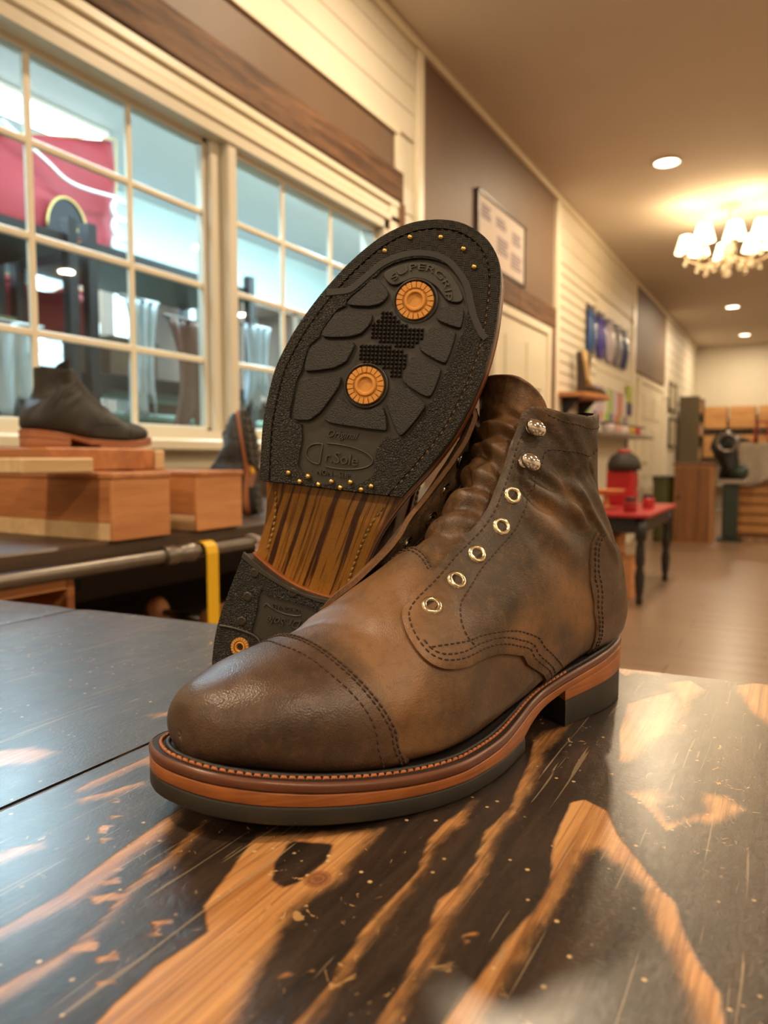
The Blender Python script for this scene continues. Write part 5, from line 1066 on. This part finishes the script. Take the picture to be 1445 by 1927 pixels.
t = thing('carved_offcut', 'pale curved wooden offcut on the boxes under the red table', 'wood piece', (RX-.08, RY+.10, .432)); loft(MB(), [((-.16, -.02, .03), (.02, .02), 0), ((-.10, 0, .035), (.05, .05), 1.2), ((0, 0, .04), (.045, .07), 1.5), ((.10, .01, .035), (.05, .06), 1.7), ((.17, 0, .02), (.02, .03), 1.6)]).build('body', M_PINE, t, smooth=True)
rc = thing('red_cabinet_box', 'bright red box standing on the red table', 'box', (-1.25, 6.28, .6405)); M_REDB = plain('bright_red_enamel', (.40, .010, .016), .35); MB().box((-.10, -.13, 0), (.10, .13, .28), bev=.01).build('carcass', M_REDB, rc); MB().box((.10, -.11, .03), (.108, .11, .12), bev=.004).build('drawer_front', M_REDB, rc); MB().box((.10, -.11, .14), (.108, .11, .25), bev=.004).build('drawer_front', M_REDB, rc)
br = thing('shoe_brush', 'large black bristle brush on top of the red box', 'brush', (-1.24, 6.29, .9212)); loft(MB(), [((0, 0, .001), (.13, .20), 0), ((0, 0, .05), (.13, .20), 0), ((0, 0, .11), (.105, .17), 0), ((0, 0, .14), (.06, .12), 0)], 26).build('bristles', plain('black_bristle', (.02, .018, .016), .7, bump=.5, bscale=90), br, smooth=True); loft(MB(), [((0, 0, .141), (.055, .10), 0), ((0, 0, .165), (.05, .09), 0)], 20).build('handle', M_REDB, br, smooth=True)
for i, (x, y, c, lab) in enumerate(((-1.02, 5.42, (.30, .02, .02), 'short red jar on the near end of the red table'), (-.98, 5.92, (.45, .04, .04), 'squat red pot in the middle of the red table'), (-1.42, 5.45, (.45, .20, .08), 'orange pot beside the red jar on the red table'))):
    t = thing('polish_jar', lab, 'jar', (x, y, .6405), 0, 'jars on the red table'); MB().lathe([(.04, 0), (.045, .006), (.045, .07), (.036, .08)], 18).build('glass_body', plain('jar_%d' % i, c, .3), t, auto=40); MB().lathe([(.040, .0805), (.040, .10), (.034, .104)], 18).build('lid', M_BLACKM, t, auto=40)
bw = thing('wooden_tray', 'honey wooden bowl tray standing on the red table', 'tray', (-1.24, 5.66, .6405)); MB().lathe([(.05, 0), (.07, .01), (.02, .02), (.02, .10), (.12, .12), (.14, .145), (.13, .145), (.10, .128), (.001, .125)], 26, cap=False).build('bowl', M_CEDARE, bw, auto=40)
# ---------------------------------------------------------------- pictures, cabinet, machine and counter at the back
for lab, y, z0, z1 in (('upper framed picture beyond the far door', 12.35, 1.74, 2.16), ('lower framed sheet beyond the far door', 12.45, 1.18, 1.64)):
    t = thing('picture_frame', lab, 'picture', (WX+.013, y, z0), 0, 'pictures beyond the far door'); h = z1-z0; MB().box((0, -.36, 0), (.025, -.32, h)).box((0, .32, 0), (.025, .36, h)).box((0, -.36, 0), (.025, .36, .04)).box((0, -.36, h-.04), (.025, .36, h)).build('frame', plain('grey_frame', (.20, .17, .12), .5), t); MB().box((0, -.32, .04), (.012, .32, h-.04)).build('sheet', plain('aged_print', (.50, .43, .30), .6, var=.3, scale=9), t)
M_CABW = wood('walnut_cabinet', (.105, .040, .013), (.27, .115, .040), 'Z', .8, .4, False); M_CABS = wood('walnut_cabinet_side', (.33, .150, .055), (.50, .25, .10), 'Z', .8, .4, False)
cb = thing('wood_cabinet', 'upright brown wooden cabinet standing on the floor by the machine', 'cabinet', (-1.07, 9.70, 0)); MB().box((-.21, -.245, .001), (.195, .25, .93)).build('carcass', M_CABS, cb); MB().box((-.20, -.262, .03), (.19, -.246, .90), bev=.004).build('door', M_CABW, cb); MB().sphere((-.15, -.275, .55), .016).build('knob', M_BLACKM, cb, smooth=True); MB().box((-.23, -.27, .9302), (.215, .26, .955), bev=.004).build('top_board', M_CABW, cb)
MB().box((.1952, -.24, .03), (.205, .245, .90)).build('side_panel', M_CABS, cb)
bn = thing('storage_bin', 'olive green bin behind the wooden cabinet', 'bin', (-1.42, 9.62, 0)); MB().lathe([(.10, .001), (.115, .01), (.125, .72), (.135, .73), (.135, .76), (.11, .76), (.10, .72)], 24, cap=False).build('drum', plain('olive_enamel', (.06, .065, .012), .45), bn, auto=40); MB().lathe([(.138, .7605), (.138, .79), (.03, .81)], 24).build('lid', M_BLKW, bn, auto=40)
M_IRON = plain('black_cast_iron', (.020, .021, .020), .38, .6); M_GREEN = plain('dark_green_enamel', (.018, .034, .028), .4)
mc = thing('finishing_machine', 'dark shoe machine on a green pedestal with a round polished wheel', 'machine', (-.70, 10.05, 0))
MB().box((-.14, -.16, .0005), (.14, .16, .04), bev=.01).build('foot_plate', M_GREEN, mc); MB().box((-.085, -.10, .041), (.085, .10, .70), bev=.015).build('pedestal', M_GREEN, mc); MB().box((-.16, -.15, .7002), (.18, .15, .76), bev=.01).build('work_plate', plain('bare_steel', (.40, .37, .33), .35, .8), mc)
loft(MB(), [((-.02, .02, .761), (.14, .12), 0), ((-.02, .02, .90), (.11, .10), 0), ((-.06, .02, 1.02), (.13, .10), .2), ((-.10, .02, 1.16), (.16, .09), .1), ((-.10, .02, 1.26), (.12, .07), 0), ((-.12, .02, 1.32), (.05, .04), 0)]).build('arm_casting', M_IRON, mc, smooth=True)
V = []; wh = MB().tube([(-.05+.105*math.cos(a), -.12, 1.20+.105*math.sin(a)) for a in np.linspace(0, 2*math.pi, 33)[:-1]], .032, 12, closed=True); wh.build('balance_wheel', plain('polished_iron', (.22, .21, .20), .22, .9), mc, smooth=True)
MB().lathe([(.045, 0), (.05, .02), (.05, .10), (.03, .12)], 20, (-.05, -.15, 1.20), (0, 1, 0)).build('wheel_hub', M_IRON, mc, auto=40); MB().lathe([(.06, 0), (.10, .02), (.115, .10), (.08, .16), (.03, .18)], 20, (.08, -.02, .7605)).build('bobbin_guard', M_GREEN, mc, smooth=True)
ct = thing('slatted_counter', 'wooden counter with horizontal slats under the grey cloth', 'counter', (-.20, 10.75, 0)); M_SLAT = wood('honey_counter_slat', (.30, .125, .035), (.56, .28, .09), 'X', .8, .45)
MB().box((-.50, -.20, .001), (.80, .35, 1.16)).build('carcass', M_CABW, ct)
for i in range(6): MB().box((-.50, -.225, .06+i*.125), (.80, -.2002, .06+i*.125+.100), bev=.006).build('slat', M_SLAT, ct)
MB().box((-.525, -.24, .001), (-.5002, .36, 1.16)).build('side_panel', M_CABS, ct); MB().box((-.54, -.26, 1.1602), (.84, .38, 1.195), bev=.005).build('worktop', M_SLAT, ct)
cl = MB(); nx, nz = 40, 14; V = []; Fc = []
for i in range(nx+1):
    s_ = i/nx; x = -.58+1.36*s_; drop = .42+.12*abs(math.sin(s_*9.5))**.5
    for j in range(nz+1):
        q = j/nz
        if q < .35: V.append((x, .30-(q/.35)*.585, 1.200+.004*math.sin(x*30)))
        else: k = (q-.35)/.65; V.append((x, -.290-.018*math.sin(x*26)*k-.01*k, 1.198-drop*k))
for i in range(nx):
    for j in range(nz): a = i*(nz+1)+j; Fc.append((a, a+1, a+nz+2, a+nz+1))
cl.add(V, Fc); o = cl.build('dust_cloth', plain('grey_linen', (.40, .35, .29), .85, var=.25, scale=14, bump=.2), smooth=True); o.location = (-.20, 10.75, 0); o.modifiers.new('thickness', 'SOLIDIFY').thickness = .004; tag(o, 'grey cloth draped over the slatted counter', 'cloth')
rch = thing('red_stool', 'small red metal stool standing on the covered counter', 'stool', (-.42, 10.88, 1.206)); M_RM = plain('red_paint', (.40, .03, .02), .4)
for x in (-.08, .08):
    for y in (-.07, .07): MB().cyl((x*1.1, y*1.1, .0), (x*.8, y*.8, .26), .009).build('leg', M_RM, rch, smooth=True)
MB().box((-.085, -.075, .26), (.085, .075, .28), bev=.006).build('seat', M_RM, rch); MB().cyl((-.08, .06, .10), (.08, .06, .10), .007).build('stretcher', M_RM, rch, smooth=True)
for i, (x, c, lab) in enumerate(((-.66, (.05, .04, .04), 'dark lasts heaped at the left end of the covered counter'), (.0, (.55, .42, .36), 'pale bundle on the covered counter'))):
    t = thing('shoe_last', lab, 'shoe last', (x, 10.90, 1.206)); loft(MB(), [((-.10, 0, .05), (.01, .03), 1.5), ((-.06, 0, .055), (.05, .04), 1.5), ((.02, 0, .045), (.04, .045), 1.5), ((.12, 0, .03), (.01, .02), 1.5)]).build('body', plain('last_%d' % i, c, .5), t, smooth=True)
ck = wood('honey_crate_board', (.34, .150, .045), (.66, .36, .13), 'X', .8, .5)
sr_ = thing('crate_rack', 'dark upright rack in the far left corner holding wooden crates', 'rack', (-1.0, 15.1, 0))
for x in (-.62, .85):
    for y in (-.2, .2): MB().box((x-.03, y-.03, .0), (x+.03, y+.03, 2.05)).build('post', M_BLKW, sr_)
for z in (.45, 1.0, 1.52): MB().box((-.60, -.22, z), (.86, .22, z+.03)).build('rack_shelf', M_LEDGE, sr_)
k = 0
for z in (1.0302, 1.5502):
    for i in range(3):
        t = thing('wooden_crate', 'honey wooden crate on the %s shelf of the far rack, %s' % ('upper' if z > 1.4 else 'lower', ('left', 'middle', 'right')[i]), 'crate', (-1.36+i*.47, 15.08, z), 0, 'crates on the far rack'); h = .40
        for q in range(3): MB().box((-.21, -.20, q*.133), (.21, -.185, q*.133+.125), bev=.003).build('crate_slat', ck, t)
        MB().box((-.21, -.185, 0), (-.195, .2, .39)).box((.195, -.185, 0), (.21, .2, .39)).box((-.195, .185, 0), (.195, .2, .39)).box((-.195, -.185, 0), (.195, .185, .012)).build('carcass', ck, t)
lr = thing('tool_rack', 'narrow dark rack with tools against the left wall past the pictures', 'rack', (-1.55, 13.3, 0))
for y in (-.35, .35): MB().box((-.15, y-.03, 0), (.15, y+.03, 2.0)).build('post', plain('brown_post', (.10, .075, .04), .6), lr)
for z in (.5, .95, 1.35, 1.72): MB().box((-.15, -.32, z), (.15, .32, z+.025)).build('rack_shelf', M_LEDGE, lr)
for i, (z, y, c) in enumerate(((.9752, -.1, (.5, .28, .14)), (.9752, .15, (.06, .05, .05)), (1.3752, -.12, (.42, .20, .12)), (1.3752, .12, (.55, .40, .25)), (1.7452, 0, (.5, .25, .1)))):
    t = thing('tool_box', '%s box on the narrow tool rack, %s' % (('tan', 'black', 'rust brown', 'sand', 'orange')[i], ('third shelf near', 'third shelf far', 'second shelf near', 'second shelf far', 'top shelf')[i]), 'box', (-1.52, 13.3+y, z), 0, 'boxes on the tool rack'); MB().box((-.10, -.09, 0), (.12, .09, .17), bev=.005).build('carcass', plain('toolbox_%d' % i, c, .5), t); MB().box((-.105, -.095, .1702), (.125, .095, .20), bev=.005).build('lid', plain('toolbox_lid_%d' % i, tuple(q*.8 for q in c), .5), t)
for i in range(10):
    x = -.50+(i % 5)*.13+random.random()*.02; y = 10.12+(i//5)*.17+random.random()*.02; t = MB(); n = 10
    P = [(.05*math.cos(a*.9)*(1-a*.06), .03*math.sin(a*.9), .006+.012*a/6) for a in np.linspace(0, 6, n)]; V = []; Fc = []
    for p in P: V += [(p[0], p[1]-.02, p[2]), (p[0], p[1]+.02, p[2]), (p[0], p[1]+.02, p[2]+.002), (p[0], p[1]-.02, p[2]+.002)]
    for a in range(n-1):
        for p_, q_ in ((0, 1), (1, 2), (2, 3), (3, 0)): Fc.append((a*4+p_, a*4+q_, a*4+4+q_, a*4+4+p_))
    o = t.add(V, Fc).build('wood_shaving', M_PINE); o.location = (x, y, .0); o.rotation_euler.z = random.random()*6; tag(o, 'curled pale wood shaving on the floor before the slatted counter', 'wood shaving', 'wood shavings on the floor')
# ---------------------------------------------------------------- chandelier
ch = thing('chandelier', 'cream chandelier with glowing fabric shades and glass drops', 'chandelier', (-.56, 6.90, CEIL_Z-.0005)); M_IVORY = plain('ivory_enamel', (.62, .50, .32), .4); M_SHADE = glow('lit_fabric_shade', (1.0, .76, .42), 5.0)
def drop_mat():
    t = NT('glass_drop'); return t.out((.95, .85, .65), .08, 0, spec=.8, trans=.6, ior=1.45)
M_DROP = drop_mat()
MB().lathe([(.075, 0), (.07, -.02), (.02, -.035), (.008, -.04)], 24, cap=False).build('ceiling_rose', M_IVORY, ch, smooth=True); MB().cyl((0, 0, -.035), (0, 0, -.24), .006).build('stem', M_IVORY, ch, smooth=True)
MB().lathe([(.006, -.22), (.03, -.25), (.012, -.28), (.045, -.34), (.05, -.40), (.015, -.46), (.03, -.49), (.002, -.52)], 20, cap=False).build('column', M_IVORY, ch, smooth=True)
for k in range(8):
    a = 2*math.pi*k/8+.2; R_ = .33 if k % 2 == 0 else .30; zt = -.34 if k % 2 == 0 else -.31; c, s_ = math.cos(a), math.sin(a)
    P = [(c*r, s_*r, z) for r, z in ((.02, -.40), (.09, -.45), (.18, -.475), (.26, -.455), (R_, -.41), (R_, -.385))]
    MB().tube(open_cr(np.array(P), 5), .008, 8).build('arm', M_IVORY, ch, smooth=True)
    MB().lathe([(.008, -.385), (.034, -.375), (.036, -.370), (.012, -.366), (.011, zt)], 16, (c*R_, s_*R_, 0), cap=False).build('candle_cup', M_IVORY, ch, smooth=True)
    MB().lathe([(.086, zt-.020), (.048, zt+.115)], 24, (c*R_, s_*R_, 0), cap=False).build('shade', M_SHADE, ch, smooth=True)
    for j, (rr, zz) in enumerate(((R_, -.43), (R_*.72, -.49), (R_*.45, -.47))): MB().sphere((c*rr, s_*rr, zz-.02), .020, 10, 8, (1, 1, 1.3)).build('glass_drop', M_DROP, ch, smooth=True)
MB().sphere((0, 0, -.55), .028, 14, 10).build('glass_drop', M_DROP, ch, smooth=True)
for k in range(4):
    a = math.pi/2*k+.5; d = bpy.data.lights.new('chandelier_bulb', 'POINT'); d.energy = 5; d.color = (1, .70, .38); d.shadow_soft_size = .04; lo_ = bpy.data.objects.new('chandelier_bulb_light', d); COL.objects.link(lo_); lo_.location = (-.56+.33*math.cos(a), 6.90+.33*math.sin(a), CEIL_Z-.20)
# ---------------------------------------------------------------- behind the window
M_REDC = plain('red_banner_cloth', (.26, .016, .024), .75, var=.15, scale=5); M_GOLD = plain('gold_trim', (.62, .42, .12), .5); M_BLKC = plain('black_applique', (.015, .015, .018), .8)
def rack(lab, y0, y1, x0=-2.86, x1=-2.42):
    t = thing('storage_rack', lab, 'rack', ((x0+x1)/2, (y0+y1)/2, 0), 0, 'black racks behind the window'); a, b = (x1-x0)/2, (y1-y0)/2
    for sx in (-1, 1):
        for sy in (-1, 1): MB().box((sx*a-.02, sy*b-.02, .0), (sx*a+.02, sy*b+.02, 1.92)).build('post', M_BLACKM, t)
    for z in (.5, 1.30, 1.80): MB().box((-a, -b, z), (a, b, z+.06)).build('rack_shelf', M_BLACKM, t)
rack('black storage rack behind the left window panes', .80, 1.93); rack('black storage rack behind the middle window panes', 2.02, 2.98)
def banner(lab, poly, x):
    t = thing('red_banner', lab, 'banner', (x, 0, 0), 0, 'red banners behind the window'); P = resample(np.array(poly, float), .04, True); V2, T, L = fill2d(P, .06)
    V = [(.02*math.sin(y*9)+.012*math.sin(z*13+y*5), y, z) for y, z in V2]; o = MB().add(V, T).build('cloth', M_REDC, t, smooth=True); o.modifiers.new('thickness', 'SOLIDIFY').thickness = .006
    MB().tube([(0.012, *P[i]) for i in range(len(P))], .004, 6, closed=True).build('gold_edge', M_GOLD, t, smooth=True); return t
bt = banner('upper red banner with black crest behind the rack, upper left panes', [(1.45, 1.96), (2.745, 2.09), (2.76, 2.64), (1.45, 2.22)], -3.1)
cre = [(.11*math.cos(a), .15*math.sin(a) if math.sin(a) > 0 else .0) for a in np.linspace(0, math.pi, 20)]; cre = [(y+2.42, z+2.09) for y, z in cre]+[(2.30, 2.065), (2.54, 2.075)]
MB().prism(cre, .028, .034, tf=lambda y, z, h: (h+.02, y, z)).build('crest', M_BLKC, bt); MB().tube([(.056, y, z) for y, z in cre[:20]], .006, 6).build('crest_edge', M_GOLD, bt, smooth=True)
for y in (2.38, 2.45): MB().prism([(y, 2.10), (y+.03, 2.10), (y+.015, 2.13)], .034, .038, tf=lambda y, z, h: (h+.02, y, z)).build('crest_star', M_GOLD, bt)
bt2 = banner('lower red banner with a small gold mark, behind the rack shelf', [(1.35, 1.53), (2.46, 1.56), (2.46, 1.80), (2.28, 1.79), (2.22, 1.75), (2.14, 1.75), (2.05, 1.79), (1.35, 1.79)], -2.93); MB().sphere((.03, 1.93, 1.70), .03, 10, 8, (.3, 1, 1)).build('gold_mark', M_GOLD, bt2, smooth=True)
cd_ = MB().tube(open_cr(np.array([(-3.04, 2.10, 2.47), (-3.03, 2.30, 2.37), (-3.03, 2.45, 2.31), (-3.04, 2.75, 2.33)]), 8), .008, 6); tag(cd_.build('white_cord', plain('white_cord', (.75, .73, .75), .6), smooth=True), 'white cord sagging across the upper red banner', 'cord')
ts = thing('rope_tassel', 'white knotted rope tassel at the edge of the red banner', 'tassel', (-3.02, 2.72, 2.10)); 
for k in range(3): MB().tube([(.0, .055*math.cos(a), .16-.09*k+.05*math.sin(a)) for a in np.linspace(0, 2*math.pi, 17)[:-1]], .012, 8, closed=True).build('rope_loop', plain('white_rope', (.70, .70, .72), .7), ts, smooth=True)
sw_ = thing('slatted_screen', 'white slatted screen behind the rack, lower left panes', 'screen', (-3.95, 2.4, 0)); M_WSL = plain('white_slat', (.72, .74, .74), .5)
for z in np.arange(1.05, 1.86, .085): MB().box((0, -1.3, z), (.02, .95, z+.068), bev=.004).build('slat', M_WSL, sw_)
for y in (-1.2, 0, .9): MB().box((-.04, y-.03, 0), (-.001, y+.03, 1.9)).build('post', M_WSL, sw_)
gc = thing('green_counter', 'dull green counter low behind the window', 'counter', (-3.25, 2.0, 0)); M_GRN = plain('sage_green_paint', (.075, .130, .085), .5, var=.15, scale=3); MB().box((-.25, -1.6, .001), (.28, 1.9, 1.22)).build('carcass', M_GRN, gc); MB().box((-.27, -1.62, 1.2202), (.30, 1.92, 1.25), bev=.005).build('counter_top', M_GRN, gc)
def hang(name, lab, cat, x, y0, y1, z0, z1, mat, amp=.02, parts='sheet'):
    t = thing(name, lab, cat, (x, 0, 0)); V = []; Fc = []; n, m = 16, 14
    for i in range(n+1):
        for j in range(m+1):
            q = j/m; y = y0+(y1-y0)*(i/n); w2 = 1-.25*math.sin(q*3.0+i*.02); yc = (y0+y1)/2; V.append((amp*math.sin(i*1.3+q*2)+amp*.5*math.sin(i*2.9), yc+(y-yc)*w2, z1-(z1-z0)*q*(1+.12*math.sin(i*.9))))
    for i in range(n):
        for j in range(m): a = i*(m+1)+j; Fc.append((a, a+1, a+m+2, a+m+1))
    o = MB().add(V, Fc).build(parts, mat, t, smooth=True); o.modifiers.new('thickness', 'SOLIDIFY').thickness = .004; MB().cyl((0, y0-.02, z1+.005), (0, y1+.02, z1+.005), .008).build('hanging_rod', M_STEEL, t, smooth=True); return t
M_HIDE = plain('russet_hide', (.13, .065, .045), .6, var=.35, scale=12); M_PLAS = plain('milky_plastic', (.42, .50, .54), .25, var=.15, scale=10)
hang('leather_hide', 'russet leather hide hanging from the middle rack behind the window', 'hide', -2.36, 2.36, 2.80, 1.16, 1.62, M_HIDE); hang('dust_sheet', 'milky plastic sheet hanging between the rack posts behind the window', 'plastic sheet', -2.36, 2.13, 2.29, 1.24, 1.66, M_PLAS); hang('dust_sheet', 'milky plastic sheet drooping over the counter at the left edge', 'plastic sheet', -2.36, 1.45, 1.74, 1.20, 1.48, M_PLAS); hang('garment_cover', 'pale blue garment cover beside the russet hide', 'garment cover', -2.34, 2.83, 3.02, 1.30, 1.66, M_PLAS)
bs = thing('brown_shelving', 'tall brown shelving behind the right window sash', 'shelving', (-4.22, 5.5, 0)); M_BSH = plain('brown_shelf_board', (.12, .075, .050), .6, var=.2, scale=4)
for y in (-2.0, -1.3, -.6, .1, .8, 1.5): MB().box((-.2, y-.04, 0), (.2, y+.04, 2.35)).build('upright', M_BSH, bs)
for z in (.1, .8, 1.5, 2.30): MB().box((-.2, -2.0, z), (.2, 1.5, z+.05)).build('shelf_board', M_BSH, bs)
M_DAY = glow('daylit_window_pane', (.55, .85, 1.0), 2.6)
for i, y in enumerate((3.85, 4.55, 5.25, 5.95)):
    w2 = struct(MB().box((-4.475, y-.22, 1.58), (-4.455, y+.22, 2.26)).build('window_%d' % (i+2), M_DAY)); MB().box((-4.478, y-.25, 1.55), (-4.45, y-.2202, 2.29)).box((-4.478, y+.2202, 1.55), (-4.45, y+.25, 2.29)).build('window_frame', M_WSL, w2)
gb = [('grey', (.22, .22, .24)), ('olive', (.16, .17, .08)), ('brown', (.20, .13, .08))]
for i, (nm, c) in enumerate(gb):
    t = thing('carton', '%s carton on the rack behind the %s panes' % (nm, ('lower left', 'left', 'middle')[i]), 'carton', (-2.64, (1.25, 1.62, 2.30)[i], 1.3602), 0, 'cartons behind the window'); MB().box((-.15, -.13, 0), (.15, .13, .15), bev=.004).build('carcass', plain('carton_%d' % i, c, .7), t); MB().box((-.152, -.132, .1502), (.152, .132, .17), bev=.003).build('lid', plain('carton_%d' % i, c, .7), t)
